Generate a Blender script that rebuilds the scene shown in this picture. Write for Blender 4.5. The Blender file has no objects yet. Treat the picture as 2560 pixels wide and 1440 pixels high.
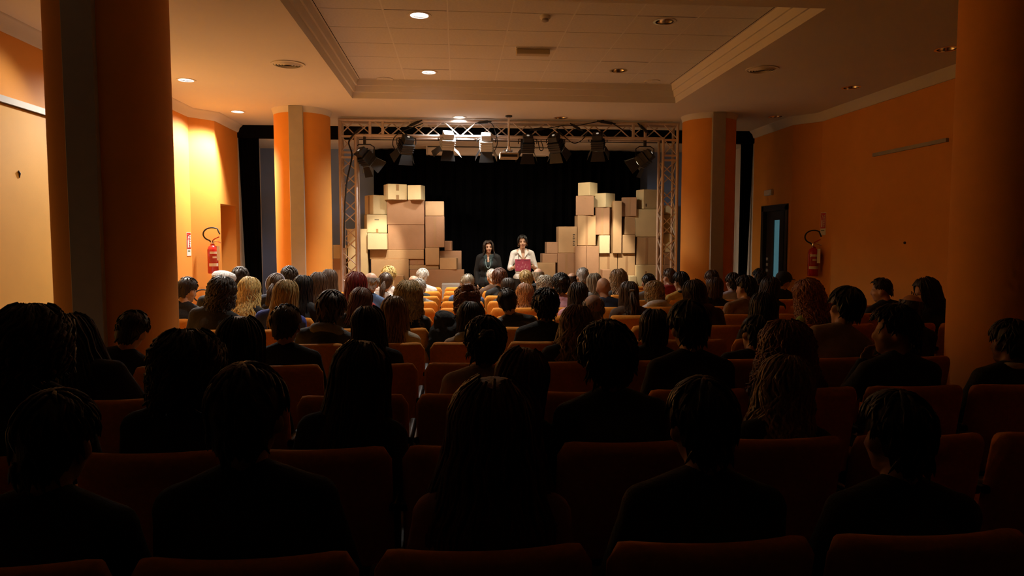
import bpy, bmesh, math, random
from mathutils import Vector, Matrix, Euler

# ------------------------------------------------------------------ camera, world, light, exposure
SC = bpy.context.scene
COL = SC.collection
F, EYE, YAW, PITCH = 1750.0, 1.62, math.radians(4.48), math.radians(3.86)
cam_data = bpy.data.cameras.new('camera')
cam_data.sensor_width = 36.0
cam_data.lens = F / 2560 * 36.0
cam_data.clip_start = 0.02
cam = bpy.data.objects.new('camera', cam_data)
COL.objects.link(cam)
cam.location = (0, 0, EYE)
cam.rotation_euler = (math.pi / 2 - PITCH, 0, -YAW)
SC.camera = cam
world = bpy.data.worlds.new('world')
SC.world = world
world.use_nodes = True
world.node_tree.nodes['Background'].inputs[0].default_value = (0.01, 0.008, 0.008, 1)
world.node_tree.nodes['Background'].inputs[1].default_value = 0.0
SC.view_settings.view_transform = 'Standard'
SC.view_settings.look = 'None'
SC.view_settings.gamma = 1.0
SC.view_settings.use_curve_mapping = False
SC.view_settings.exposure = 0.0
SC.cycles.use_denoising = True
SC.cycles.use_adaptive_sampling = True
SC.cycles.adaptive_threshold = 0.04
SC.cycles.max_bounces = 5
SC.cycles.diffuse_bounces = 3
SC.cycles.sample_clamp_indirect = 3.0
SC.cycles.glossy_bounces = 2
SC.cycles.caustics_reflective = False
SC.cycles.caustics_refractive = False

# strengths (watts) of the lamps that the room has
P_WALL = 760.0      # ceiling downlights along the left wall
P_CENTRE = 130.0     # ceiling downlights in the coffer
P_TRUSS = 400.0      # downlight above the truss
P_STAGE = 120.0      # stage lanterns
C_DOWN = (1.0, 0.94, 0.85)
C_CENTRE = (1.0, 0.90, 0.76)
C_STAGE = (1.0, 0.86, 0.64)

ROT = Euler((math.pi / 2 - PITCH, 0, -YAW)).to_matrix()
def ray(px, py):
    return ROT @ Vector(((px - 1280) / F, -(py - 720) / F, -1.0))
def at_y(px, py, Y):
    d = ray(px, py); return Vector((0, 0, EYE)) + d * (Y / d.y)
def at_z(px, py, Z):
    d = ray(px, py); return Vector((0, 0, EYE)) + d * ((Z - EYE) / d.z)
def at_x(px, py, X):
    d = ray(px, py); return Vector((0, 0, EYE)) + d * (X / d.x)

# ------------------------------------------------------------------ materials
MATS = {}
def mat(name, col, rough=0.7, metal=0.0, vary=0.0, scale=8.0, bump=0.0, bscale=60.0, emit=None, estr=0.0, spec=0.5, alpha=1.0, trans=0.0, coat=0.0):
    if name in MATS: return MATS[name]
    m = bpy.data.materials.new(name); MATS[name] = m
    m.use_nodes = True
    nt = m.node_tree; b = nt.nodes['Principled BSDF']
    b.inputs['Base Color'].default_value = (*col, 1)
    b.inputs['Roughness'].default_value = rough
    b.inputs['Metallic'].default_value = metal
    b.inputs['Specular IOR Level'].default_value = spec
    if trans: b.inputs['Transmission Weight'].default_value = trans
    if coat: b.inputs['Coat Weight'].default_value = coat
    if emit:
        b.inputs['Emission Color'].default_value = (*emit, 1)
        b.inputs['Emission Strength'].default_value = estr
    if vary or bump:
        tc = nt.nodes.new('ShaderNodeTexCoord')
    if vary:
        n = nt.nodes.new('ShaderNodeTexNoise'); n.inputs['Scale'].default_value = scale; n.inputs['Detail'].default_value = 5
        nt.links.new(tc.outputs['Object'], n.inputs['Vector'])
        r = nt.nodes.new('ShaderNodeValToRGB')
        r.color_ramp.elements[0].position = 0.3; r.color_ramp.elements[1].position = 0.7
        r.color_ramp.elements[0].color = (*[c * (1 - vary) for c in col], 1)
        r.color_ramp.elements[1].color = (*[min(1, c * (1 + vary)) for c in col], 1)
        nt.links.new(n.outputs['Fac'], r.inputs['Fac']); nt.links.new(r.outputs['Color'], b.inputs['Base Color'])
    if bump:
        n2 = nt.nodes.new('ShaderNodeTexNoise'); n2.inputs['Scale'].default_value = bscale; n2.inputs['Detail'].default_value = 3
        nt.links.new(tc.outputs['Object'], n2.inputs['Vector'])
        bp = nt.nodes.new('ShaderNodeBump'); bp.inputs['Strength'].default_value = bump; bp.inputs['Distance'].default_value = 0.02
        nt.links.new(n2.outputs['Fac'], bp.inputs['Height']); nt.links.new(bp.outputs['Normal'], b.inputs['Normal'])
    return m

M_ORANGE = mat('orange_paint', (0.80, 0.33, 0.05), 0.75, vary=0.05, scale=1.5, bump=0.08, bscale=180)
M_BOARD = mat('ochre_board', (0.70, 0.36, 0.058), 0.7, vary=0.05, scale=2.0, bump=0.05, bscale=200)
M_WHITE = mat('white_plaster', (0.78, 0.72, 0.65), 0.85, vary=0.02, scale=1.2, bump=0.03, bscale=150)
M_TILE = mat('mineral_fibre_tile', (0.74, 0.70, 0.65), 0.9, vary=0.05, scale=40, bump=0.25, bscale=160)
M_GRID = mat('tile_grid_metal', (0.80, 0.76, 0.70), 0.45)
M_BLACKP = mat('black_paint', (0.0035, 0.003, 0.0035), 0.9, vary=0.1, spec=0.05)
M_CURTAIN = mat('black_curtain', (0.0022, 0.002, 0.002), 0.95, vary=0.2, scale=4, spec=0.0)
M_BLUE = mat('slate_blue_paint', (0.22, 0.32, 0.60), 0.8, vary=0.06, scale=2)
M_FLOOR = mat('floor_vinyl', (0.34, 0.30, 0.26), 0.5, vary=0.15, scale=3)
M_BOUNCE = mat('pale_bounce_sheet', (0.50, 0.42, 0.32), 0.6, vary=0.1, scale=3)  # for the unseen sheet that throws light up at the stage ceiling
M_GREYM = mat('grey_metal', (0.42, 0.38, 0.33), 0.5, metal=0.2, vary=0.04)
M_ALU = mat('aluminium_tube', (0.70, 0.60, 0.55), 0.38, metal=0.35, vary=0.05, scale=20)
M_CHROME = mat('chrome', (0.85, 0.80, 0.74), 0.10, metal=1.0)
M_REFL = mat('brushed_reflector', (0.80, 0.72, 0.62), 0.22, metal=1.0)
M_BLACKM = mat('black_metal', (0.012, 0.012, 0.012), 0.42, vary=0.2, scale=12)
M_RUBBER = mat('black_rubber', (0.008, 0.008, 0.008), 0.6)
M_LENS = mat('lit_lens', (1, 0.9, 0.7), 0.2, emit=(1, 0.85, 0.6), estr=8)
M_GLOW = mat('vent_glow', (.5, .45, .4), .4, emit=(1, .85, .65), estr=.35)
M_LAMP = mat('lit_lamp_disc', (1, 1, 1), 0.3, emit=(1.0, 0.96, 0.93), estr=6)
M_LAMPOFF = mat('unlit_lamp', (0.55, 0.5, 0.45), 0.2)
M_SEAT = mat('orange_seat_fabric', (0.72, 0.265, 0.022), 0.9, vary=0.10, scale=50, bump=0.15, bscale=300)
M_SEATF = mat('seat_frame_steel', (0.02, 0.02, 0.02), 0.4, metal=0.4)
M_CARD = [mat('cardboard_tan', (0.52, 0.33, 0.17), 0.85, vary=0.06, scale=5, bump=0.06, bscale=40),
          mat('cardboard_pale', (0.66, 0.52, 0.29), 0.85, vary=0.05, scale=5, bump=0.06, bscale=40),
          mat('cardboard_brown', (0.42, 0.235, 0.13), 0.85, vary=0.06, scale=5, bump=0.06, bscale=40),
          mat('cardboard_straw', (0.72, 0.60, 0.36), 0.85, vary=0.05, scale=5, bump=0.06, bscale=40)]
M_TAPE = mat('brown_parcel_tape', (0.34, 0.20, 0.09), 0.35)
M_TAPEW = mat('white_tape', (0.75, 0.70, 0.60), 0.5)
M_INK = mat('black_ink', (0.03, 0.025, 0.02), 0.7)
M_RED = mat('red_enamel', (0.50, 0.018, 0.012), 0.25, coat=0.4)
M_SIGNR = mat('red_sign', (0.50, 0.02, 0.02), 0.4)
M_PAPER = mat('white_paper', (0.80, 0.78, 0.74), 0.7)
M_TEAL = mat('teal_door_glass', (0.10, 0.26, 0.30), 0.25, emit=(0.16, 0.42, 0.50), estr=0.22)  # pane glows by its own emission, no lamp behind it
M_DOOR = mat('dark_bronze_door', (0.045, 0.035, 0.025), 0.4, metal=0.3)

# ------------------------------------------------------------------ mesh helpers
class MB:
    def __init__(s): s.v = []; s.f = []; s.mi = []
    def add(s, vs, fs, mi=0):
        o = len(s.v); s.v += [tuple(v) for v in vs]; s.f += [tuple(i + o for i in f) for f in fs]; s.mi += [mi] * len(fs); return s
    def box(s, c, size, R=None, mi=0):
        x, y, z = (k / 2 for k in size); c = Vector(c)
        vs = [Vector((a * x, b * y, d * z)) for d in (-1, 1) for b in (-1, 1) for a in (-1, 1)]
        if R is not None: vs = [R @ v for v in vs]
        return s.add([c + v for v in vs], [(0, 2, 3, 1), (4, 5, 7, 6), (0, 1, 5, 4), (2, 6, 7, 3), (0, 4, 6, 2), (1, 3, 7, 5)], mi)
    def b2(s, a, b, mi=0):
        return s.box([(p + q) / 2 for p, q in zip(a, b)], [abs(q - p) for p, q in zip(a, b)], None, mi)
    def tube(s, path, rad, n=8, caps=True, mi=0, closed=False):
        path = [Vector(p) for p in path]; m = len(path)
        if not hasattr(rad, '__len__'): rad = [rad] * m
        rings = []; prev = None
        for i, p in enumerate(path):
            if closed: t = path[(i + 1) % m] - path[i - 1]
            else: t = path[min(i + 1, m - 1)] - path[max(i - 1, 0)]
            if t.length < 1e-9: t = Vector((0, 0, 1))
            t.normalize()
            if prev is None:
                u = t.cross(Vector((0, 0, 1)))
                if u.length < 0.05: u = t.cross(Vector((0, 1, 0)))
            else:
                u = prev - t * prev.dot(t)
                if u.length < 1e-6: u = t.cross(Vector((0.3, 0.9, 0.1)))
            u.normalize(); w = t.cross(u); prev = u
            rings.append([p + (u * math.cos(a) + w * math.sin(a)) * rad[i] for a in (2 * math.pi * k / n for k in range(n))])
        vs = [v for r in rings for v in r]; fs = []
        for i in range(m if closed else m - 1):
            j = (i + 1) % m
            for k in range(n):
                fs.append((i * n + k, i * n + (k + 1) % n, j * n + (k + 1) % n, j * n + k))
        if caps and not closed:
            fs.append(tuple(range(n - 1, -1, -1))); fs.append(tuple((m - 1) * n + k for k in range(n)))
        return s.add(vs, fs, mi)
    def ell(s, c, r, nu=16, nv=10, R=None, mi=0):
        c = Vector(c); vs = []; fs = []
        for j in range(nv + 1):
            th = math.pi * j / nv
            for i in range(nu):
                a = 2 * math.pi * i / nu
                v = Vector((r[0] * math.sin(th) * math.cos(a), r[1] * math.sin(th) * math.sin(a), r[2] * math.cos(th)))
                vs.append(c + (R @ v if R is not None else v))
        for j in range(nv):
            for i in range(nu):
                fs.append((j * nu + i, (j + 1) * nu + i, (j + 1) * nu + (i + 1) % nu, j * nu + (i + 1) % nu))
        return s.add(vs, fs, mi)
    def lathe(s, prof, n=20, c=(0, 0, 0), mi=0, cap=True):
        c = Vector(c); vs = []; fs = []
        for r, z in prof:
            for i in range(n):
                a = 2 * math.pi * i / n; vs.append(c + Vector((r * math.cos(a), r * math.sin(a), z)))
        m = len(prof)
        for j in range(m - 1):
            for i in range(n):
                fs.append((j * n + i, j * n + (i + 1) % n, (j + 1) * n + (i + 1) % n, (j + 1) * n + i))
        if cap:
            fs.append(tuple(range(n - 1, -1, -1))); fs.append(tuple((m - 1) * n + i for i in range(n)))
        return s.add(vs, fs, mi)
    def prism(s, pts, z0, z1, mi=0):
        n = len(pts)
        vs = [(p[0], p[1], z0) for p in pts] + [(p[0], p[1], z1) for p in pts]
        fs = [tuple(range(n - 1, -1, -1)), tuple(range(n, 2 * n))] + [(i, (i + 1) % n, n + (i + 1) % n, n + i) for i in range(n)]
        return s.add(vs, fs, mi)
    def mesh(s, name, mats, smooth=False, bevel=0.0, bseg=2):
        me = bpy.data.meshes.new(name); me.from_pydata(s.v, [], s.f)
        for m in (mats if isinstance(mats, (list, tuple)) else [mats]): me.materials.append(m)
        for p, i in zip(me.polygons, s.mi): p.material_index = i
        bm = bmesh.new(); bm.from_mesh(me)
        bmesh.ops.recalc_face_normals(bm, faces=bm.faces)
        if bevel:
            ed = [e for e in bm.edges if len(e.link_faces) == 2 and e.calc_face_angle(0) > 0.5]
            bmesh.ops.bevel(bm, geom=ed, offset=bevel, segments=bseg, affect='EDGES', profile=0.5, clamp_overlap=True)
        bm.to_mesh(me); bm.free()
        if smooth:
            for p in me.polygons: p.use_smooth = True
            try: me.set_sharp_from_angle(angle=math.radians(smooth if smooth > 1 else 50))
            except Exception: pass
        me.update(); return me
    def build(s, name, mats, parent=None, smooth=False, bevel=0.0, bseg=2, loc=None, rot=None):
        return ob(name, s.mesh(name, mats, smooth, bevel, bseg), parent, loc, rot)

def ob(name, me, parent=None, loc=None, rot=None):
    o = bpy.data.objects.new(name, me); COL.objects.link(o)
    if parent is not None: o.parent = parent
    if loc is not None: o.location = loc
    if rot is not None: o.rotation_euler = rot
    return o
def tag(o, label, cat, group=None, kind=None):
    o['label'] = label
    if cat: o['category'] = cat
    if group: o['group'] = group
    if kind: o['kind'] = kind
    return o
def thing(name, label, cat, loc=(0, 0, 0), rz=0.0, group=None, kind=None):
    o = bpy.data.objects.new(name, None); COL.objects.link(o)
    o.empty_display_size = 0.1
    o.location = loc; o.rotation_euler = (0, 0, rz)
    return tag(o, label, cat, group, kind)
def struct(o, label):
    o['kind'] = 'structure'; o['label'] = label; return o
def copy_tree(o, parent=None):
    c = o.copy(); COL.objects.link(c); c.parent = parent
    for ch in list(o.children): copy_tree(ch, c)
    return c
def spot(name, parent, loc, target, energy, color, angle, blend, radius=0.05):
    l = bpy.data.lights.new(name, 'SPOT'); l.energy = energy; l.color = color
    l.spot_size = math.radians(angle); l.spot_blend = blend; l.shadow_soft_size = radius
    o = bpy.data.objects.new(name, l); COL.objects.link(o)
    if parent is not None: o.parent = parent
    o.location = loc
    o.rotation_euler = (Vector(target) - Vector(loc)).to_track_quat('-Z', 'Y').to_euler()
    return o
ORD = ['first', 'second', 'third', 'fourth', 'fifth', 'sixth', 'seventh', 'eighth', 'ninth', 'tenth', 'eleventh', 'twelfth', 'thirteenth', 'fourteenth']
# ------------------------------------------------------------------ room shell
CEIL = 3.64                 # main ceiling
CH = CEIL - EYE
XL, XR = -4.10, 5.80        # side walls of the hall
XL2, XR2 = -3.82, 5.50      # narrowed part in front of the stage
YB = -1.2                   # unseen wall behind the viewer, pulled close to stop bounce
YP = 12.72                  # black proscenium
SCEIL = 3.42                # stage ceiling
YS = 14.15                   # stage back wall
RX0, RX1, RY0, RY1 = -1.475, 3.22, 6.02, 10.25     # coffer opening
COF = EYE + 2.27            # coffer ceiling level
INS = 0.12

struct(MB().b2((XL - .3, YB - .3, -.1), (XR + .3, YS + .3, 0)).build('floor', M_FLOOR), 'dark hall floor under the rows of seats')

struct(MB().b2((XL2 - .2, YP - .3, 0), (XR2 + .2, YS, .004)).build('floor_bounce', M_BOUNCE), 'unseen pale floor sheet added to bounce light onto the stage ceiling')  # added out of sight to brighten the stage ceiling by bounce
def wall_run(mb, pts, z0, z1, t):
    # vertical wall along a plan polyline, thickness t to the outside (left of travel when t > 0)
    for i in range(len(pts) - 1):
        a, b = Vector(pts[i]), Vector(pts[i + 1]); d = (b - a).normalized(); n = Vector((-d.y, d.x)) * t
        mb.prism([a, b, b + n, a + n], z0, z1)
# left wall with door niche
lp = [(XL, YB), (XL, 11.22), (XL2, 11.55), (XL2, YP)]
ND0, ND1, NDT = 11.74, 12.52, 2.22
wl = MB()
wall_run(wl, lp[:3], 0, CEIL, 0.15)
wl.b2((XL2 - .15, 11.55, 0), (XL2, ND0, CEIL)); wl.b2((XL2 - .15, ND1, 0), (XL2, YP, CEIL)); wl.b2((XL2 - .15, ND0, NDT), (XL2, ND1, CEIL))
# niche lining
wl.b2((XL2 - .62, ND0 - .1, 0), (XL2 - .55, ND1 + .1, NDT + .1)); wl.b2((XL2 - .55, ND0 - .1, 0), (XL2 - .15, ND0, NDT + .1))
wl.b2((XL2 - .55, ND1, 0), (XL2 - .15, ND1 + .1, NDT + .1)); wl.b2((XL2 - .55, ND0, NDT), (XL2 - .15, ND1, NDT + .1))
wall_left = struct(wl.build('wall_left', M_ORANGE), 'orange painted left wall with a doorless niche near the stage')
rp = [(XR, YB), (XR, 10.85), (XR2, 11.22), (XR2, YP)]
RD0, RD1, RDT = 11.33, 12.30, 2.22
wr = MB()
wall_run(wr, rp[:3], 0, CEIL, -0.15)
wr.b2((XR2, 11.22, 0), (XR2 + .15, RD0, CEIL)); wr.b2((XR2, RD1, 0), (XR2 + .15, YP, CEIL)); wr.b2((XR2, RD0, RDT), (XR2 + .15, RD1, CEIL))
wall_right = struct(wr.build('wall_right', M_ORANGE), 'orange painted right wall in dim light')
struct(MB().b2((XL - .15, YB - .15, 0), (XR + .15, YB, CEIL)).build('wall_back', M_BLACKP), 'unseen rear wall of the hall, blackened and set near to absorb bounce')  # kept black and close to soak up bounced light
# wall board on the near left wall (paler panel below the grey rail)
bd = MB()
bd.b2((XL, 1.0, .1), (XL + .015, 6.35, 2.855)); bd.b2((XL, 6.356, .1), (XL + .015, 9.6, 2.855))
wb = bd.build('wall_panel', M_BOARD, wall_left)
# chipped mark on the panel
q = at_x(45, 428, XL + .016)
ch = MB(); ch.tube([q, q + Vector((.004, .02, -.02)), q + Vector((.002, .015, -.06))], [.012, .009, .004], 6).build('plaster_chip', M_INK, wall_left)
# grey rails
g = MB()
g.b2((XL, 1.0, 2.865), (XL + .04, 9.6, 2.925))
tag(g.build('picture_rail', M_GREYM), 'grey metal picture rail running along the bright left wall', 'rail')
a0, a1 = at_x(2187, 388, XR), at_x(2372, 353, XR)
g = MB(); g.b2((XR - .035, a1.y, a0.z - .02), (XR, a0.y, a0.z + .025))
tag(g.build('wall_rail', M_GREYM), 'short grey rail fixed on the dim orange right wall', 'rail')
q = at_x(2263, 607, XR)
tag(MB().lathe([(.018, 0), (.018, .01), (.01, .02)], 10).build('wall_hook', M_INK, None, True, loc=(XR, q.y, q.z), rot=(0, -math.pi / 2, 0)), 'tiny dark screw hook on the right wall below the grey rail', 'hook')

# cornices
def cornice(name, pts, sgn, label):
    mb = MB(); prof = [(0, -.13), (.018, -.13), (.03, -.11), (.045, -.06), (.085, -.022), (.10, -.004), (.10, 0), (0, 0)]
    n = len(pts); offs = []
    for i in range(n):
        d1 = (Vector(pts[i]) - Vector(pts[i - 1])).normalized() if i else None
        d2 = (Vector(pts[i + 1]) - Vector(pts[i])).normalized() if i < n - 1 else None
        if d1 is None: nn = Vector((-d2.y, d2.x))
        elif d2 is None: nn = Vector((-d1.y, d1.x))
        else:
            n1, n2 = Vector((-d1.y, d1.x)), Vector((-d2.y, d2.x)); nn = (n1 + n2); nn = nn / max(.3, nn.dot(n1))
        offs.append(nn * -sgn)
    m = len(prof); vs = []; fs = []
    for p, o in zip(pts, offs):
        for a, z in prof: vs.append((p[0] + o.x * a, p[1] + o.y * a, CEIL + z))
    for i in range(n - 1):
        for k in range(m):
            fs.append((i * m + k, i * m + (k + 1) % m, (i + 1) * m + (k + 1) % m, (i + 1) * m + k))
    mb.add(vs, fs)
    return struct(mb.build(name, M_WHITE, None, True), label)
cornice('trim_1', lp, 1, 'white plaster cornice along the left wall')
cornice('trim_2', rp, -1, 'white plaster cornice along the right wall')

# ---- downlight positions: (px, py, level, lit)
DL = []
def dl(px, py, lev, lit, tilt=0):
    p = at_z(px, py, lev); DL.append([p.x, p.y, lev, lit]); return p
p1 = dl(465, 200, CEIL, 'wall'); p2 = dl(594, 279, CEIL, 'wall')
step = p2.y - p1.y
DL.append([p1.x, p1.y - step, CEIL, 'wall']); DL.append([p1.x, p1.y - 2 * step, CEIL, 'off'])
dl(1148, 293, CEIL, 'truss'); dl(1402, 294, CEIL, 'off')
dl(1940, 291, CEIL, 'off'); dl(2128, 218, CEIL, 'off'); dl(2367, 122, CEIL, 'off')
# coffer lights, set into the middle of tiles
cx0, cx1, cy0, cy1 = RX0 + INS, RX1 - INS, RY0 + INS, RY1 - INS
NTX = 7; TW = (cx1 - cx0) / NTX; TD = 0.60
def tile_mid(px, py):
    p = at_z(px, py, COF); i = int((p.x - cx0) / TW); j = int((cy1 - p.y) / TD)
    return cx0 + (i + .5) * TW, cy1 - (j + .5) * TD, i, j
tile_holes = {}
for px, py, lit in ((1071, 175, 'centre'), (1048, 36, 'centre'), (1542, 180, 'off'), (1670, 44, 'off')):
    p = at_z(px, py, COF); x, y, i, j = tile_mid(px, py)
    x = min(max(p.x, x - TW / 2 + .15), x + TW / 2 - .15); y = min(max(p.y, y - TD / 2 + .15), y + TD / 2 - .15)
    DL.append([x, y, COF, lit]); tile_holes[(i, j)] = (x, y)
R_CAN = 0.105

def holed(name, outer_loops, holes, z, m, parent=None, up=0.0):
    bm = bmesh.new(); edges = []
    def loop(pts):
        vs = [bm.verts.new((x, y, z)) for x, y in pts]
        for i in range(len(vs)): edges.append(bm.edges.new((vs[i], vs[(i + 1) % len(vs)])))
    for l in outer_loops: loop(l)
    for x, y in holes: loop([(x + R_CAN * math.cos(2 * math.pi * k / 20), y + R_CAN * math.sin(2 * math.pi * k / 20)) for k in range(20)])
    bmesh.ops.triangle_fill(bm, use_beauty=True, use_dissolve=False, edges=edges, normal=(0, 0, -1))
    bmesh.ops.recalc_face_normals(bm, faces=bm.faces)
    for fc in bm.faces:
        if fc.normal.z > 0: fc.normal_flip()
    me = bpy.data.meshes.new(name); bm.to_mesh(me); bm.free(); me.materials.append(m)
    return ob(name, me, parent)
outer = [(XL - .15, YB - .15), (XR + .15, YB - .15), (XR + .15, YP + .02), (XL - .15, YP + .02)]
coff = [(RX0, RY0), (RX1, RY0), (RX1, RY1), (RX0, RY1)]
ceiling = holed('ceiling', [outer, coff], [(d[0], d[1]) for d in DL if d[2] == CEIL], CEIL, M_WHITE)
struct(ceiling, 'white plaster ceiling with a stepped rectangular coffer')
struct(MB().b2((XL - .2, YB - .2, COF + .2), (XR + .2, YS + .2, COF + .26)).build('ceiling_slab', M_BLACKP), 'concrete slab above the suspended ceiling')
# stepped coffer sides: three risers with small treads
stp = MB(); rise = (COF - CEIL) / 3; ins = INS / 3
for k in range(3):
    o0, o1 = ins * k, ins * (k + 1)
    za, zb = CEIL + rise * k, CEIL + rise * (k + 1)
    def rect(o): return [(RX0 + o, RY0 + o), (RX1 - o, RY0 + o), (RX1 - o, RY1 - o), (RX0 + o, RY1 - o)]
    A = [(x, y, za) for x, y in rect(o0)]; B = [(x, y, zb) for x, y in rect(o0 + ins * .45)]; Cc = [(x, y, zb) for x, y in rect(o1)]
    for i in range(4):
        j = (i + 1) % 4
        stp.add([A[i], A[j], B[j], B[i]], [(0, 1, 2, 3)]); stp.add([B[i], B[j], Cc[j], Cc[i]], [(0, 1, 2, 3)])
stp.build('coffer_moulding', M_WHITE, ceiling)
# tiles, each a panel of its own
gap = 0.006
nty = int(math.ceil((cy1 - cy0) / TD))
plain = {}
for i in range(NTX):
    for j in range(nty):
        x0, x1 = cx0 + i * TW + gap, cx0 + (i + 1) * TW - gap
        y1 = cy1 - j * TD - gap; y0 = max(cy1 - (j + 1) * TD + gap, cy0)
        if (i, j) in tile_holes:
            holed('ceiling_tile', [[(x0, y0), (x1, y0), (x1, y1), (x0, y1)]], [tile_holes[(i, j)]], COF, M_TILE, ceiling)
        else:
            key = round(y1 - y0, 3)
            if key not in plain:
                plain[key] = MB().box((0, 0, .008), (x1 - x0, y1 - y0, .016)).mesh('ceiling_tile', M_TILE, bevel=.003, bseg=1)
            ob('ceiling_tile', plain[key], ceiling, ((x0 + x1) / 2, (y0 + y1) / 2, COF))
for i in range(1, NTX):
    x = cx0 + i * TW; MB().b2((x - .009, cy0, COF + .001), (x + .009, cy1, COF + .02)).build('grid_bar', M_GRID, ceiling)
for j in range(1, nty):
    y = cy1 - j * TD; MB().b2((cx0, y - .006, COF + .004), (cx1, y + .006, COF + .02)).build('grid_bar', M_GRID, ceiling)

# ---- stage shell
pr = MB(); pr.b2((XL2 - .3, YP, SCEIL), (XR2 + .3, YP + .12, CEIL))
struct(pr.build('wall_proscenium', M_BLACKP), 'matt black beam above the stage opening')
def side_drape(xo, xi, lab):
    s = 1 if xi > xo else -1; n = 14; mb = MB()
    for side in (0, 1):
        pass
    vs = []; fs = []
    for i in range(n + 1):
        u = i / n; y = YP + .05 + .018 * math.sin(i * 1.9)
        for z in (0.01, CEIL * .5, SCEIL):
            x0 = xo + s * .095 * (1 - z / SCEIL); vs.append((x0 + (xi - x0) * u, y, z))
    for i in range(n):
        for k in range(2): a = i * 3 + k; fs.append((a, a + 3, a + 4, a + 1))
    tag(mb.add(vs, fs).build('side_drape', M_CURTAIN, None, True), lab, 'curtain')
side_drape(XL2, -3.47, 'narrow black drape beside the bright left wall at the stage')
side_drape(XR2, 5.27, 'narrow black drape beside the side door wall at the stage')
struct(MB().b2((XL2 - .1, YS, 0), (XR2 + .1, YS + .1, SCEIL)).build('wall_stage', M_BLUE), 'slate blue wall behind the stage')
st = MB(); st.b2((XL2 - .12, YP, 0), (XL2, YS, SCEIL)); st.b2((XR2, YP, 0), (XR2 + .12, YS, SCEIL))
struct(st.build('wall_wings', M_WHITE), 'pale plaster side walls of the stage')
struct(MB().b2((XL2 - .3, YP + .15, SCEIL), (XR2 + .3, YS + .1, SCEIL + .1)).build('ceiling_stage', M_WHITE), 'lower white ceiling over the stage')
# black back curtain with pleats
xa, xb, YC = at_y(935, 500, 13.95).x, at_y(1600, 470, 13.95).x, 13.95
def curtain(name, x0, x1, label):
    n = int((x1 - x0) * 26); vs = []; fs = []
    for i in range(n + 1):
        x = x0 + (x1 - x0) * i / n; y = YC + .045 * math.sin(i * 1.25) + .02 * math.sin(i * .37)
        vs += [(x, y, .02), (x, y * .999 + .01, SCEIL - .02)]
    for i in range(n): fs.append((2 * i, 2 * i + 2, 2 * i + 3, 2 * i + 1))
    o = MB().add(vs, fs).build(name, M_CURTAIN, None, True); return tag(o, label, 'curtain')
xm = at_y(1238, 500, 13.95).x
curtain('stage_curtain', xa, xm - .005, 'black pleated stage curtain behind the left stack of boxes')
curtain('stage_curtain', xm + .005, xb, 'black pleated stage curtain behind the right stack of boxes')
# projection screen case
s0, s1 = at_y(1069, 383, 13.6), at_y(1371, 383, 13.6)
t = thing('screen_case', 'long white roll-up screen case under the stage ceiling', 'screen case', ((s0.x + s1.x) / 2, 13.6, SCEIL))
L = s1.x - s0.x
MB().b2((-L / 2, -.06, -.16), (L / 2, .06, -.02)).build('housing', M_WHITE, t, bevel=.012)
for s in (-1, 1):
    MB().b2((s * (L / 2 + .012) - .012, -.065, -.165), (s * (L / 2 + .012) + .012, .065, 0)).build('end_cap', M_WHITE, t)
MB().tube([(-L / 2 + .05, 0, -.165), (L / 2 - .05, 0, -.165)], .01, 8).build('bottom_bar', M_GREYM, t)

# ---- doors
d = thing('door_1', 'open dark framed side door with a strip of teal glass', None, (XR2, 0, 0), kind='structure')
fr = MB()
fr.b2((-.02, RD0 - .02, 0), (.13, RD0 + .07, RDT)); fr.b2((-.02, RD1 - .07, 0), (.13, RD1 + .02, RDT)); fr.b2((-.02, RD0 - .02, RDT - .08), (.13, RD1 + .02, RDT + .02))
fr.build('door_frame', M_DOOR, d)
yg0, yg1 = RD0 + .40, RD0 + .62
lf = MB(); lf.b2((.05, RD0 + .07, 0), (.10, yg0, RDT - .08)); lf.b2((.05, yg1, 0), (.10, RD1 - .07, RDT - .08)); lf.b2((.05, yg0, RDT - .24), (.10, yg1, RDT - .08)); lf.b2((.05, yg0, 0), (.10, yg1, .25))
leaf = lf.build('door_leaf', M_DOOR, d)
MB().b2((.066, yg0, .25), (.084, yg1, RDT - .24)).build('pane', M_TEAL, leaf)
MB().b2((.03, RD0 + .20, 0), (.05, RD0 + .30, RDT - .1)).build('door_edge', M_BLACKM, leaf)
for zz in (1.30, 1.20, 1.10): MB().b2((.03, RD1 - .20, zz - .03), (.05, RD1 - .12, zz + .02)).build('door_sticker', M_GREYM, leaf)

# ---- columns with grey channels
def column(label, X, Y, r):
    t = thing('column', label, 'column', (X, Y, 0))
    MB().lathe([(r, 0), (r, CEIL - .09)], 56).build('shaft', M_ORANGE, t, True)
    MB().lathe([(r + .004, CEIL - .09), (r + .012, CEIL - .04), (r + .03, CEIL)], 56).build('collar', M_WHITE, t, True)
    MB().b2((-.105, -r - .035, 0), (.105, -r + .06, CEIL - .001)).build('cable_channel', M_GREYM, t, bevel=.004, bseg=1)
    return t
column('big dark orange column standing in the near left foreground', -2.615, 5.62, .42)
column('dark orange column cut off by the right edge of the photo', 4.10, 4.86, .42)
column('bright orange column left of the truss with a grey channel', -2.40, 11.30, .425)
column('orange column right of the truss with a dark channel', 4.115, 11.30, .425)

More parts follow.
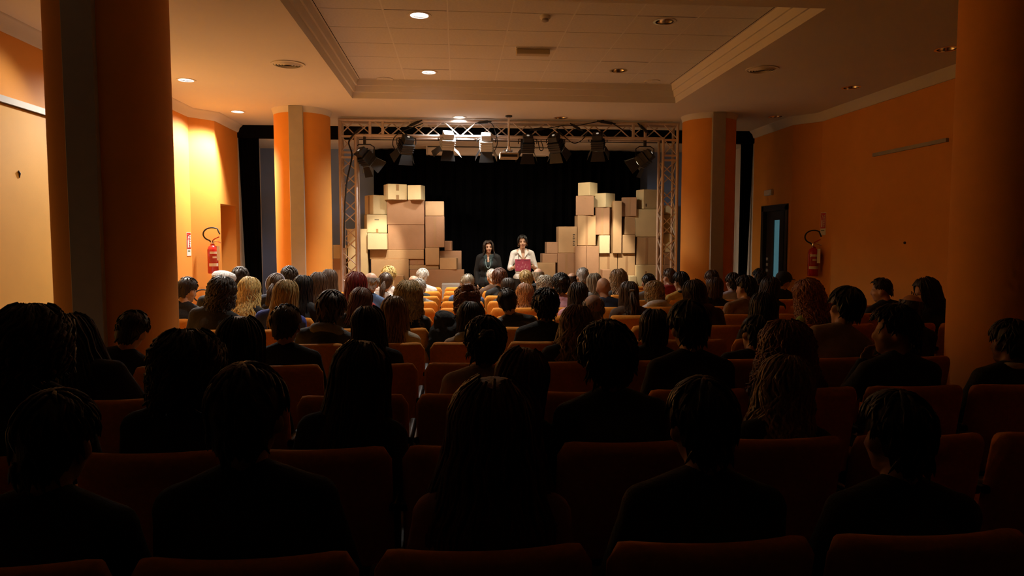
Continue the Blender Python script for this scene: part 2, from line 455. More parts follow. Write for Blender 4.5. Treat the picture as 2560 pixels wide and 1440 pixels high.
# ---- ceiling fittings
def ring(mb, r0, r1, z0, z1, n=28):
    mb.lathe([(r0, z0), (r1, z0), (r1, z1), (r0, z1), (r0, z0)], n, cap=False)
names = {0: 'lit white ceiling downlight beside the near left column', 1: 'lit white ceiling downlight near the bright left wall niche',
         2: 'lit ceiling downlight behind the near left column', 3: 'unlit ceiling downlight above the near left wall',
         4: 'lit ceiling downlight just above the lighting truss', 5: 'unlit chrome ceiling downlight above the truss, right of the projector pole',
         6: 'unlit chrome downlight nearest the side door on the right', 7: 'unlit chrome downlight in the middle of the right ceiling strip',
         8: 'unlit chrome downlight beside the near right column', 9: 'lit white downlight in the coffer nearer the stage',
         10: 'lit white downlight in the coffer at the top of the photo', 11: 'unlit chrome downlight in the coffer nearer the stage', 12: 'unlit chrome downlight in the coffer at the top right'}
for k, (x, y, z, lit) in enumerate(DL):
    t = thing('downlight', names[k], 'downlight', (x, y, z), group='round recessed ceiling downlights')
    m = MB(); ring(m, R_CAN - .012, R_CAN + .014, -.006, .004); m.build('trim_ring', M_WHITE if lit != 'off' else M_CHROME, t, True)
    m = MB(); m.lathe([(R_CAN - .004, -.002), (R_CAN - .012, .03), (R_CAN - .03, .11)], 28, cap=False); m.build('reflector', M_REFL, t, True)
    m = MB(); m.lathe([(.001, .108), (R_CAN - .03, .108), (R_CAN - .03, .112), (.001, .112)], 24, cap=False)
    if lit != 'off':
        m = MB(); m.lathe([(.001, .012), (R_CAN - .016, .012), (R_CAN - .016, .018), (.001, .018)], 24, cap=False)
        m.build('lamp', M_LAMP, t)
        pw, cc, ang = {'wall': (P_WALL, C_DOWN, 112), 'centre': (P_CENTRE, C_CENTRE, 96), 'truss': (P_TRUSS, (1, .96, .9), 150)}[lit]
        spot('downlight_beam', t, (0, 0, -.01), (-.2, -.45, -1.01) if lit == 'wall' else (0, 0, -1), pw * {2: .065, 9: 5.0, 10: 1.7}.get(k, 1), cc, ang, .6, .08)
    else:
        m.build('back_plate', M_BLACKM, t)
        m = MB(); m.ell((0, 0, .075), (.03, .03, .035), 12, 8); m.build('bulb', M_LAMPOFF, t, True)
def vent(px, py, z, R, label, flat=False):
    p = at_z(px, py, z)
    t = thing('ceiling_speaker' if flat else 'ceiling_vent', label, 'speaker' if flat else 'air vent', (p.x, p.y, z))
    m = MB(); ring(m, R * .86, R, -.012, 0, 36); m.build('rim', M_WHITE, t, True)
    if flat:
        MB().lathe([(R * .86, -.006), (R * .86, 0)], 36).build('grille', M_TILE, t)
        MB().lathe([(R * .25, -.009), (R * .25, -.006)], 24).build('badge', M_WHITE, t)
    else:
        for q in (.72, .56, .40, .24):
            m = MB(); m.lathe([(R * q, -.02), (R * (q + .12), -.004), (R * (q + .12), 0), (R * q, -.014), (R * q, -.02)], 32, cap=False); m.build('ring_blade', M_WHITE, t, True)
        MB().lathe([(R * .8, -.002), (R * .8, 0)], 32).build('throat', M_GREYM, t)
vent(720, 160, CEIL, .19, 'round ringed air vent in the ceiling left of the coffer')
vent(1905, 173, CEIL, .19, 'round ringed air vent in the ceiling right of the coffer')
vent(962, 197, COF, .115, 'flush round speaker in the left end of the coffer', True)
vent(1630, 203, COF, .115, 'flush round speaker in the right end of the coffer', True)
vent(1662, 306, CEIL, .14, 'flush round speaker in the ceiling over the right truss post', True)
p = at_z(1332, 122, COF)
t = thing('emergency_light', 'beige rectangular emergency light under the coffer tiles', 'light', (p.x, p.y, COF))
MB().b2((-.20, -.055, -.075), (.20, .055, -.012)).build('diffuser', mat('yellowed_plastic', (.55, .44, .27), .5), t, bevel=.012)
MB().b2((-.205, -.06, -.012), (.205, .06, 0)).build('base', M_WHITE, t)
p = at_z(1363, 40, COF)
t = thing('smoke_detector', 'small smoke detector on the coffer ceiling near the top of the photo', 'detector', (p.x, p.y, COF))
MB().lathe([(.055, 0), (.055, -.02), (.045, -.03)], 20).build('base', M_WHITE, t, True)
MB().lathe([(.032, -.03), (.036, -.05), (.02, -.06)], 18).build('sensor_head', M_GREYM, t, True)
q = at_x(1925, 482, XR2)
t = thing('wall_light', 'small pale emergency light on the right wall above the dark door', 'light', (XR2, q.y, q.z))
MB().b2((-.05, -.14, -.05), (0, .14, .05)).build('housing', M_WHITE, t, bevel=.01)
MB().b2((-.056, -.10, -.042), (-.05, .10, -.018)).build('lens', M_PAPER, t)
# ------------------------------------------------------------------ auditorium seats
ROW0, ROWD, PITCHX, GAPX = 1.64, 0.885, 0.583, -0.227
TOPZ = EYE - .756
def row_y(k): return ROW0 + ROWD * k            # rear face of the backrest top
def seat_x(n): return GAPX + PITCHX * (n + .5)
def make_seat_meshes():
    # backrest: grid bent in plan, rounded outline, front and rear skins
    W, H0, H1, T = .272, .40, TOPZ, .09
    nx, nz = 18, 14
    def prof(u):            # u -1..1 -> half depth bend
        return .05 * u * u
    outline = []
    vs = []; fs = []
    def pt(i, j, side):
        u = -1 + 2 * i / nx; w = j / nz
        w = 1 - (1 - w) ** 1.6
        # rounded top corners
        r = .055; x = u * W
        zt = H1
        if abs(x) > W - r:
            dx = abs(x) - (W - r); zt = H1 - r + math.sqrt(max(0, r * r - dx * dx))
        z = H0 + (zt - H0) * w
        lean = -.085 * (w - .2)
        edge = min(1.0, min((1 - abs(u)) * 7, (1 - w) * 9))
        th = T * (.12 + .88 * math.sqrt(max(0, 1 - (1 - edge) ** 2)))
        y = -.235 + lean + prof(u) + side * th / 2
        return (x, y, z)
    for side in (-1, 1):
        for j in range(nz + 1):
            for i in range(nx + 1): vs.append(pt(i, j, side))
    N = (nx + 1) * (nz + 1); w = nx + 1
    for j in range(nz):
        for i in range(nx):
            a = j * w + i
            fs.append((a, a + 1, a + w + 1, a + w)); fs.append((N + a, N + a + w, N + a + w + 1, N + a + 1))
    for i in range(nx):
        fs.append((i, N + i, N + i + 1, i + 1)); a = nz * w + i; fs.append((a, a + 1, N + a + 1, N + a))
    for j in range(nz):
        a = j * w; fs.append((a, a + w, N + a + w, N + a)); a = j * w + nx; fs.append((a, N + a, N + a + w, a + w))
    back = MB().add(vs, fs).mesh('backrest', M_SEAT, 60)
    seat = MB().b2((-.245, -.20, .36), (.245, .27, .44)).mesh('seat', M_SEAT, 60, bevel=.03, bseg=3)
    arm = MB().b2((-.018, -.24, .60), (.018, .16, .635)).mesh('armrest', M_SEATF, 60, bevel=.01)
    leg = MB().b2((-.016, -.20, 0), (.016, .10, .03)).b2((-.014, -.10, .03), (.014, .0, .60)).mesh('leg', M_SEATF, bevel=.004, bseg=1)
    pan = MB().b2((-.23, -.19, .335), (.23, .25, .358)).mesh('seat_pan', M_SEATF, bevel=.006, bseg=1)
    return back, seat, arm, leg, pan
SM = make_seat_meshes()
# rear of the backrest top sits at local y = -.235 - .068 - thickness
BACK_OFF = -.315
def seat_cols(k):
    if k <= 2: return range(-4, 7)
    if k == 3: return range(-4, 6)
    if k == 4: return range(-3, 6)
    if k == 5: return range(-4, 9)
    if k <= 9: return range(-5, 9)
    return range(-3, 6) if k == 10 else range(-2, 6)
SEATS = {}
for k in range(12):
    cols = list(seat_cols(k))
    for c, n in enumerate(cols):
        rr = ORD[k] + ' row from the back' if k < 6 else (ORD[11 - k] + ' row from the stage' if k < 11 else 'front row at the stage')
        half = len(cols) // 2
        pos = (ORD[c] + ' from the left') if c < half else (ORD[len(cols) - 1 - c] + ' from the right')
        o = thing('auditorium_seat', 'orange upholstered seat, %s, %s' % (rr, pos), 'seat', (seat_x(n), row_y(k) - BACK_OFF, 0), group='orange seats in rows')
        ob('backrest', SM[0], o); ob('seat', SM[1], o); ob('seat_pan', SM[4], o)
        for s in (-1, 1):
            ob('armrest', SM[2], o, (s * .269, 0, 0)); ob('leg', SM[3], o, (s * .269, 0, 0))
        SEATS[(k, n)] = o

# ------------------------------------------------------------------ cardboard boxes: (x0, split, x1, ytop, ybottom, front Y, shade, tape, yaw, words)
# split None: seen square on;  split value: column where the two visible faces meet
YBX = 13.1
BOXES = [
 # left stack
 (955, 970, 1016, 459, 499, 12.97, 1, 'dash', 22, 'pale carton with two tape stubs on top of the left stack'),
 (1018, 1052, 1061, 462, 499.5, 12.96, 1, None, -14, 'pale carton at the top right of the left stack'),
 (907, 933, 965, 487, 536, 13.06, 1, 'side', 38, 'pale carton turned to its taped side, upper left of left stack'),
 (905, 917, 966, 536, 582.5, 13.04, 1, 'slot', 16, 'pale carton with a dark hand slot in the left stack'),
 (918, None, 967.5, 583, 624, 13.0, 3, None, 0, 'brightest pale carton low in the left stack'),
 (967, None, 1061, 499.5, 562, 13.16, 2, None, 0, 'large brown carton, upper of the two big ones, left stack'),
 (969, None, 1061, 562, 624, 13.16, 2, None, 0, 'large brown carton, lower of the two big ones, left stack'),
 (1063, None, 1110, 503, 540, 13.13, 0, None, 0, 'tan carton on top of the tall taped one, left stack'),
 (1063, None, 1111, 540, 618.5, 13.10, 2, 'v', 0, 'tall brown carton with a long tape line, left stack'),
 (1063, None, 1098, 618.5, 663, 13.10, 0, None, 0, 'narrow tan carton below the tall taped one, left stack'),
 (924, None, 1060, 624, 648, 13.12, 0, None, 0, 'long flat tan carton under the big brown ones, left stack'),
 (927, None, 1022, 648, 740, 13.10, 0, None, 0, 'wide tan carton low in the left stack above the heads'),
 (1023, None, 1060, 648, 663, 13.14, 2, 'v', 0, 'small brown carton wedged low in the left stack'),
 (1023, None, 1097, 663, 674, 13.12, 0, None, 0, 'thin flat tan carton near the bottom of left stack'),
 (1111, 1128, 1131, 602, 627, 13.22, 2, None, -12, 'small brown carton alone on the right step of left stack'),
 (1099, None, 1154, 627, 674, 13.22, 2, None, 0, 'brown carton standing behind a paler one, right of left stack'),
 (1099, 1141, 1145, 645, 674, 12.93, 0, None, -8, 'pale tan carton in front of a brown one, right of left stack'),
 (1024, None, 1161, 674, 760, 12.95, 2, None, 0, 'long brown carton at the foot of the left stack'),
 (868, None, 918, 572, 760, 13.05, 1, 'v', 0, 'tall pale carton behind the left truss post'),
 (832, None, 851, 612, 647, 13.2, 1, None, 0, 'small pale carton between column and left truss post'),
 (832, None, 866, 647, 760, 13.2, 2, None, 0, 'brown carton low between column and left truss post'),
 (851, None, 866.5, 612, 647, 13.06, 1, None, 0, 'narrow pale carton seen through the left truss post'),
 (985, None, 1008, 690, 760, 12.75, 0, None, 0, 'small open tan carton in front of the left stack'),
 (1104, None, 1150, 710, 770, 12.55, 4, None, 0, 'low pale grey case at the foot of the left stack'),
 # right stack
 (1449, 1474.5, 1499, 455, 489, 13.10, 1, None, 46, 'topmost carton of the right stack, seen corner on'),
 (1441, 1485, 1489, 489, 538, 13.06, 2, 'dot', -10, 'brown carton under the topmost one, right stack'),
 (1490, 1514, 1544, 482, 518, 13.06, 3, None, 40, 'bright straw carton seen corner on, right stack'),
 (1444, None, 1490, 538, 614, 13.10, 0, 'v', 0, 'tall tan carton with a tape line, left part of right stack'),
 (1490, 1524, 1535, 518, 587.5, 13.08, 2, 'v', -18, 'brown carton under the bright straw one, right stack'),
 (1534, None, 1555.5, 502, 633.5, 13.04, 0, None, 0, 'tall narrow upright carton in the middle of right stack'),
 (1556, 1592, 1598, 493, 541, 13.06, 2, 'v', -14, 'greyish brown carton beside the tall narrow one, right stack'),
 (1599, 1609, 1659, 473, 522.5, 13.10, 1, 'mark', 16, 'pale carton with a small print, top right of right stack'),
 (1589, None, 1659, 522.5, 592.5, 13.10, 1, 'print', 0, 'large pale carton with black sideways print, right stack'),
 (1562, None, 1588.5, 541, 587, 13.10, 0, None, 0, 'small tan carton below the greyish brown one, right stack'),
 (1557, None, 1588.5, 587, 633.5, 13.06, 0, None, 0, 'tan carton beside the foot of the tall narrow one'),
 (1592, None, 1642, 592.5, 662.5, 13.10, 0, 'v', 0, 'tall tan carton with tape under the printed one, right stack'),
 (1590, None, 1640, 662.5, 760, 12.98, 1, 'dot', 0, 'pale carton at the foot of the right stack by the truss'),
 (1396, None, 1443, 566, 632.5, 13.10, 0, 'print', 0, 'tan carton with faint upright print, left edge of right stack'),
 (1367, None, 1395.5, 605, 634, 13.12, 2, 'dot', 0, 'small brown carton on the left step of right stack'),
 (1356, None, 1394, 634, 657, 13.12, 2, None, 0, 'flat brown carton under the small one, left step'),
 (1342, 1388, 1393.5, 657, 760, 12.98, 0, None, -10, 'tan carton with a bright edge right of the presenters'),
 (1394, None, 1438, 632.5, 760, 13.10, 2, 'v', 0, 'brown carton under the printed tan one, right stack'),
 (1438, None, 1466.5, 615, 760, 13.06, 2, None, 0, 'upright brown carton joined by white tape, left of pair'),
 (1466.5, None, 1498, 615, 760, 13.06, 2, 'wtape', 0, 'upright brown carton joined by white tape, right of pair'),
 (1499, None, 1525, 588, 633.5, 13.05, 3, None, 0, 'bright pale carton in the middle of the right stack'),
 (1498.5, None, 1544, 633.5, 760, 13.10, 0, 'v', 0, 'rosy tan taped carton under the bright pale one'),
 (1545, None, 1588.5, 633.5, 760, 13.10, 0, 'v', 0, 'rosy tan taped carton right of its twin, right stack'),
 (1506, None, 1528, 674, 760, 12.86, 2, None, 0, 'small brown carton in front of the rosy taped one'),
 (1574, None, 1592.5, 690, 760, 12.84, 3, None, 0, 'small pale carton low in front of the right stack'),
 (1661, 1692, 1698, 513, 536, 13.22, 3, None, -14, 'small straw carton behind the right truss post'),
 (1661, 1690, 1701, 536, 584, 13.20, 1, None, -20, 'pale carton behind the right truss post, second from top'),
 (1661, 1680, 1703, 584, 630.5, 13.16, 1, None, -34, 'pale carton corner on between truss post and right column'),
 (1661, None, 1686, 630.5, 662.5, 13.16, 2, None, 0, 'brown carton low behind the right truss post'),
 (1642, None, 1684, 662.5, 760, 13.1, 2, None, 0, 'brown carton at the floor behind the right truss post'),
 (1643, None, 1660, 593, 662.5, 13.24, 2, None, 0, 'brown carton standing in for a dark gap inside the right truss post'),  # carton fills what is only a dark gap
]
M_CASE = mat('pale_grey_case', (.46, .44, .42), .6)
RNG = random.Random(7)
for i, (x0, xs, x1, yt, yb, Y, sh, tape, yaw, lab) in enumerate(BOXES):
    a = at_y(x0, yt, Y); b = at_y(x1, yt, Y)
    zt = a.z; zb = at_y(x1, yb, Y).z
    if yb >= 690: zb = 0.0
    if xs is None:
        w, dp, ry = b.x - a.x - .004, min(.42, .28 + .12 * RNG.random(), 13.07 - Y if Y < 13 and yb >= 690 else 1), 0.0
        cx, cy = (a.x + b.x) / 2, Y + dp / 2
    else:
        r = math.radians(abs(yaw)); m = at_y(xs, yt, Y)
        if yaw > 0: pf, ps = b.x - m.x, m.x - a.x
        else: pf, ps = m.x - a.x, b.x - m.x
        w, dp = pf / math.cos(r), min(.6, ps / math.sin(r)); ry = math.radians(yaw)
        cx = (a.x + b.x) / 2; cy = Y + (w * math.sin(r) + dp * math.cos(r)) / 2
    h = zt - zb - .003
    m = M_CASE if sh == 4 else M_CARD[sh]
    t = thing('pale_case' if sh == 4 else 'cardboard_box', lab, 'case' if sh == 4 else 'box', (cx, cy, zb + .0015), ry, group='cartons stacked on the stage')
    MB().b2((-w / 2, -dp / 2, 0), (w / 2, dp / 2, h - .004)).build('body', m, t, bevel=.006, bseg=1)
    for s in (-1, 1):       # two closing flaps on top with a seam
        MB().b2((-w / 2 + .003, s * .0015, h - .004), (w / 2 - .003, s * (dp / 2 - .003), h)).build('flap', m, t)
    yf = -dp / 2 - .0012
    def patch(nm, xa, za, xb, zb2, mm): MB().b2((xa, yf - .0012, za), (xb, yf + .0014, zb2)).build(nm, mm, t)
    if tape == 'v': patch('tape', -.022, .0, .022, h - .01, mat('tan_parcel_tape', (.40, .235, .12), .4))
    elif tape == 'dash':
        patch('tape', -.03, h * .58, .025, h - .005, M_TAPE); patch('tape', -.03, .005, .025, h * .30, M_TAPE)
    elif tape == 'side':
        MB().b2((-w / 2 - .0025, -.02, 0), (-w / 2 - .0005, .02, h - .01)).build('tape', M_TAPE, t)
    elif tape == 'slot': patch('hand_slot', -.045, h * .70, .035, h * .735, M_INK); patch('tape', -.02, .01, .02, h * .22, M_TAPE)
    elif tape == 'dot': patch('hand_hole', -.012, h * .84, .018, h * .90, M_TAPE)
    elif tape == 'mark':
        patch('printed_mark', -w * .38, h * .14, -w * .33, h * .27, M_INK); patch('printed_mark', -w * .38, h * .11, -w * .32, h * .125, M_INK)
    elif tape == 'print':
        for q in range(7): patch('printed_mark', w * .27 + .012 * (q % 2), h * (.28 + .065 * q), w * .27 + .03 + .012 * ((q + 1) % 2), h * (.315 + .065 * q), M_INK)
    elif tape == 'wtape': patch('white_tape_strip', -w * .62, h * .54, w * .25, h * .562, M_TAPEW)

# ------------------------------------------------------------------ lighting truss
YT = 11.78; TS = .25        # front chord plane, chord spacing
tx0 = at_y(851, 420, YT).x; tx1 = at_y(1693, 420, YT).x
tz1 = CEIL - .045; tz0 = tz1 - TS
RC = .026
tr = thing('truss_frame', 'goalpost frame of aluminium box truss over the stage front', 'truss', ((tx0 + tx1) / 2, YT, 0))
OX, OY = (tx0 + tx1) / 2, YT
def loc(p): return (p[0] - OX, p[1] - OY, p[2])
def chord(a, b, r=RC): MB().tube([loc(a), loc(b)], r, 10).build('chord', M_ALU, tr, True)
BR = {}
def brace(a, b):
    a, b = Vector(loc(a)), Vector(loc(b)); l = round((b - a).length, 3)
    if l not in BR: BR[l] = MB().tube([(0, 0, 0), (0, 0, l)], .0105, 6).mesh('brace', M_ALU, True)
    o = ob('brace', BR[l], tr, a); o.rotation_mode = 'QUATERNION'; o.rotation_quaternion = (b - a).to_track_quat('Z', 'Y')
for y in (YT, YT + TS):
    chord((tx0 - RC, y, tz1), (tx1 + RC, y, tz1)); chord((tx0 + TS, y, tz0), (tx1 - TS, y, tz0))
    for x in (tx0, tx1): chord((x, y, .03), (x, y, tz1))
    for x in (tx0 + TS, tx1 - TS): chord((x, y, .03), (x, y, tz0 + .02))
NB = 18; bx0, bx1 = tx0 + TS, tx1 - TS
for k in range(NB):
    xa_, xb_ = bx0 + (bx1 - bx0) * k / NB, bx0 + (bx1 - bx0) * (k + 1) / NB
    u, v = (tz0, tz1) if k % 2 == 0 else (tz1, tz0)
    brace((xa_, YT, u), (xb_, YT, v)); brace((xa_, YT + TS, v), (xb_, YT + TS, u))
    s, e = (YT, YT + TS) if k % 2 == 0 else (YT + TS, YT)
    brace((xa_, s, tz0), (xb_, e, tz0))
NV = 13
for X in (tx0, tx1 - TS):
    for k in range(NV):
        za, zb = .1 + (tz0 - .35 - .1) * k / NV, .1 + (tz0 - .35 - .1) * (k + 1) / NV
        u, v = (X, X + TS) if k % 2 == 0 else (X + TS, X)
        brace((u, YT, za), (v, YT, zb)); brace((v, YT + TS, za), (u, YT + TS, zb))
        s, e = (YT, YT + TS) if k % 2 == 0 else (YT + TS, YT)
        brace((X, s, za), (X, e, zb)); brace((X + TS, e, za), (X + TS, s, zb))
    for zc in (tz0 - .28, tz0 - .02, tz0 - .36):       # corner block rungs
        MB().b2(loc((X, YT - .016, zc - .016)), loc((X + TS, YT + .016, zc + .016))).build('rung', M_ALU, tr)
    brace((X, YT, tz0 - .28), (X + TS, YT, tz0)); brace((X + TS, YT, tz0 - .28), (X, YT, tz0)); brace((X, YT, tz0), (X + TS, YT, tz1)); brace((X + TS, YT, tz0), (X, YT, tz1))
    MB().b2(loc((X - .08, YT - .08, 0)), loc((X + TS + .08, YT + TS + .08, .03))).build('base_plate', M_GREYM, tr)
for px in (925, 957, 1583, 1613):
    x = at_y(px, 335, YT).x
    MB().b2(loc((x - .022, YT - .02, tz0 - .03)), loc((x + .022, YT + .02, tz1 + .02))).build('coupler_plate', M_ALU, tr, bevel=.006, bseg=1)

# ------------------------------------------------------------------ stage lanterns hung from the truss
def lantern(px, py, tgt, label, lit=True, pale=False, power=1.0, doors=(28, 28, 22, 22), angle=50):
    c = at_y(px, py, YT + .02); top = Vector((c.x, YT + .02, tz0))
    t = thing('stage_lantern', label, 'stage light', (c.x, YT + .02, c.z), group='stage lanterns on the truss')
    L = tz0 - c.z
    mm = mat('pale_grey_enamel', (.55, .56, .56), .4) if pale else M_BLACKM
    y = MB(); yr = .155
    y.tube([(-yr, 0, 0), (-yr, 0, min(.16, L * .7)), (-yr * .6, 0, min(.2, L * .85)), (yr * .6, 0, min(.2, L * .85)), (yr, 0, min(.16, L * .7)), (yr, 0, 0)], .009, 6).build('yoke', M_BLACKM, t, True)
    cl = MB(); cl.b2((-.02, -.03, min(.2, L * .85)), (.02, .03, L - .02)); cl.tube([(-.02, 0, L), (.02, 0, L)], .042, 10); cl.build('clamp', M_BLACKM, t, True)
    d = Vector(tgt) - Vector((c.x, YT + .02, c.z)); d.normalize()
    q = d.to_track_quat('-Z', 'Y')
    b = MB()
    b.prism([(-.105, -.105), (.105, -.105), (.105, .105), (-.105, .105)], -.13, .05)
    b.prism([(-.085, -.085), (.085, -.085), (.085, .085), (-.085, .085)], .05, .15)
    body = b.build('body', mm, t, bevel=.012); body.rotation_mode = 'QUATERNION'; body.rotation_quaternion = q
    f = MB()
    for z in (-.08, -.04, 0., .04): ring2 = f.prism([(-.112, -.112), (.112, -.112), (.112, .112), (-.112, .112)], z - .004, z + .004)
    f.build('cooling_fin', mm, body)
    MB().lathe([(.022, .15), (.022, .156)], 14).build('rear_vent', M_GLOW if lit else M_GREYM, body)
    MB().lathe([(.075, -.135), (.075, -.128)], 20).build('lens', M_LENS if lit else M_GREYM, body)
    MB().b2((-.05, .09, .06), (.05, .125, .075)).build('handle', M_BLACKM, body)
    # four barn doors, hinged at the front edges
    for k, ang in enumerate(doors):
        dm = MB(); l = .17
        dm.add([(-.09, 0, 0), (.09, 0, 0), (.125, 0, -l), (-.125, 0, -l), (-.09, .004, 0), (.09, .004, 0), (.125, .004, -l), (-.125, .004, -l)],
               [(0, 1, 2, 3), (7, 6, 5, 4), (0, 4, 5, 1), (1, 5, 6, 2), (2, 6, 7, 3), (3, 7, 4, 0)])
        o = dm.build('barn_door', mm if (pale and k == 3) else M_BLACKM, body)
        o.matrix_local = Matrix.Rotation(k * math.pi / 2, 4, 'Z') @ Matrix.Translation((0, .108, -.13)) @ Matrix.Rotation(math.radians(ang), 4, 'X')
    if lit:
        p = Vector((0, 0, 0)) + d * .16
        spot('lantern_beam', t, p, p + d, P_STAGE * power, C_STAGE, angle, .55, .05)
    return t
TL = at_y(948, 618, 13.0); TLR = at_y(1040, 560, 13.1); TRR = at_y(1515, 645, 13.1); TRT = at_y(1560, 530, 13.1)
P1 = at_y(1222, 620, 12.8); P2 = at_y(1306, 612, 12.8)
lantern(912, 392, at_y(1150, 650, 13.0), 'black stage lantern pointing right from the left truss corner', power=.6, doors=(20, 50, 30, 30), angle=115)
lantern(1016, 362, TL, 'black stage lantern left of the brightly lit pale one', power=2.2, angle=30)
lantern(1119, 352, at_y(1085, 650, 12.95), 'pale stage lantern with open barn doors glaring under the downlight', power=.15, angle=80, pale=True, doors=(30, 45, 25, 50))
lantern(1216, 356, P1, 'grey stage lantern just left of the projector pole', pale=True, power=.6)
lantern(1319, 360, P2, 'black stage lantern just right of the projector pole', power=.6, doors=(40, 30, 20, 20))
lantern(1389, 358, at_y(1470, 640, 13.0), 'black stage lantern second to the right of the projector', power=.5, angle=110)
lantern(1495, 354, TRR, 'black stage lantern above the tall right stack', power=2.8, angle=32)
lantern(1612, 396, at_y(1310, 640, 13.0), 'black stage lantern pointing left from the right truss corner', power=.5, doors=(20, 30, 30, 50), angle=105)

# projector on a ceiling pole
c = at_y(1272, 388, 11.45)
t = thing('projector', 'pale projector hanging from a ceiling pole in front of the truss', 'projector', (c.x, 11.45, c.z))
hp = CEIL - c.z
MB().lathe([(.055, hp), (.055, hp - .02), (.03, hp - .03)], 18).build('ceiling_plate', M_BLACKM, t, True)
MB().tube([(0, 0, .06), (0, 0, hp - .02)], .017, 12).build('pole', M_CHROME, t, True)
MB().tube([(0, 0, .14), (0, 0, .06)], [.02, .055], 12).build('mount_cone', M_CHROME, t, True)
b = MB().b2((-.15, -.13, -.06), (.15, .13, .035)).build('body', mat('putty_plastic', (.40, .33, .25), .45), t, bevel=.015)
MB().lathe([(.04, 0), (.035, .03)], 18).build('lens', M_BLACKM, b, True, loc=(.06, .13, -.01), rot=(-math.pi / 2, 0, 0))
MB().b2((-.13, -.133, -.04), (.13, -.129, .0)).build('rear_panel', M_BLACKM, b)
for q in range(3): MB().tube([(-.1 + .07 * q, -.10, .03), (-.09 + .07 * q, -.11, .06), (-.05 + .05 * q, -.06, .08), (0, 0, .09)], .005, 6).build('cable', M_RUBBER, t, True)

# cables and plug boxes on the truss
def cable(pts, label, r=.008):
    P = [at_y(px, py, YT - .04) for px, py in pts]; sm = []
    for i in range(len(P) - 1):
        p0, p1, p2, p3 = P[max(i - 1, 0)], P[i], P[i + 1], P[min(i + 2, len(P) - 1)]
        for k in range(6):
            u = k / 6; sm.append(.5 * ((2 * p1) + (p2 - p0) * u + (2 * p0 - 5 * p1 + 4 * p2 - p3) * u * u + (3 * p1 - p0 - 3 * p2 + p3) * u ** 3))
    sm.append(P[-1])
    tag(MB().tube(sm, r, 6).build('power_cable', M_RUBBER, None, True), label, 'cable')
cable([(1058, 308), (1032, 318), (1000, 332), (985, 345), (982, 362), (987, 372)], 'black cable looping over the truss to the lantern left of the glare')
cable([(1215, 303), (1230, 310), (1240, 335), (1243, 360), (1236, 378)], 'black cable dropping beside the grey lantern near the projector')
cable([(1325, 322), (1360, 322), (1390, 317), (1415, 313), (1440, 314), (1475, 308), (1510, 300)], 'black cable wound along the top chord right of the projector')
cable([(1530, 308), (1550, 320), (1560, 326), (1575, 325)], 'short black cable sagging on the truss near the right end')
cable([(1345, 352), (1350, 375), (1358, 372), (1352, 350)], 'thin black cable loop between the two lanterns right of the projector')
cable([(1395, 325), (1415, 345), (1435, 358), (1455, 350), (1470, 330)], 'black cable hanging in a curve between two right-hand lanterns')
cable([(905, 318), (890, 330), (872, 355), (880, 390), (868, 450), (862, 520), (860, 620)], 'thick black cable running down inside the left truss post', .014)
def plug(px, py, ang, label, w=.16):
    c = at_y(px, py, YT - .045)
    t = thing('plug_box', label, 'connector', c); t.rotation_euler = (0, math.radians(ang), 0)
    MB().b2((-w / 2, -.02, -.022), (w / 2, .02, .022)).build('body', M_RUBBER, t, bevel=.008)
    for s in (-1, 1): MB().tube([(s * w / 2, 0, 0), (s * (w / 2 + .06), 0, 0)], [.016, .009], 8).build('strain_relief', M_RUBBER, t, True)
plug(1036, 309, -24, 'black plug box tied on the truss above the left lanterns')
plug(1208, 306, -8, 'black plug box on the truss above the grey lantern')
plug(1345, 323, -6, 'black plug box on the truss just right of the projector pole')
plug(1441, 318, 30, 'black slanted plug box on the truss, right of centre', .13)
plug(1516, 306, 8, 'largest black plug box on top of the truss at right', .2)
plug(1609, 322, 42, 'black plug box at the right end of the truss')

# ------------------------------------------------------------------ fire safety
def extinguisher(loc, face, label, s=1.0):
    t = thing('fire_extinguisher', label, 'extinguisher', loc, face); t.scale = (s, s, s)
    MB().lathe([(.07, 0), (.078, .01), (.078, .36), (.06, .41), (.03, .43), (.03, .45)], 24).build('cylinder', M_RED, t, 40)
    MB().lathe([(.02, .45), (.026, .47), (.022, .50)], 14).build('valve', M_CHROME, t, True)
    MB().tube([(0, .02, .50), (.02, -.0, .52), (.10, 0, .56)], .008, 6).build('lever', M_RED, t, True)
    MB().tube([(0, .02, .49), (.06, 0, .495), (.12, 0, .47)], .008, 6).build('carry_handle', M_CHROME, t, True)
    hp = [(-.02, 0, .48)] + [(-.03 + .13 * math.cos(math.radians(a)) * 1.0 + .03, 0, .60 + .10 * math.sin(math.radians(a))) for a in range(250, 40, -14)] + [(.11, 0, .60)]
    MB().tube(hp, .011, 8).build('hose', M_RUBBER, t, True)
    def wrap(z0, z1, a0, a1, m, nm):
        vs = []; n = 10
        for z in (z0, z1):
            for i in range(n + 1):
                a = math.radians(a0 + (a1 - a0) * i / n); vs.append((.0792 * math.cos(a), .0792 * math.sin(a), z))
        MB().add(vs, [(i, i + 1, n + 2 + i, n + 1 + i) for i in range(n)]).build(nm, m, t, True)
    wrap(.30, .335, -110, -20, M_PAPER, 'label_strip'); wrap(.17, .29, -110, -20, mat('dull_red_label', (.42, .05, .04), .5), 'instruction_label'); wrap(.11, .155, -120, -10, M_PAPER, 'label_strip')
    wrap(.235, .262, -80, -35, M_PAPER, 'lettering')
    MB().b2((.07, -.05, .20), (.115, -.048, .42)).build('inspection_tag', M_PAPER, t)
    return t
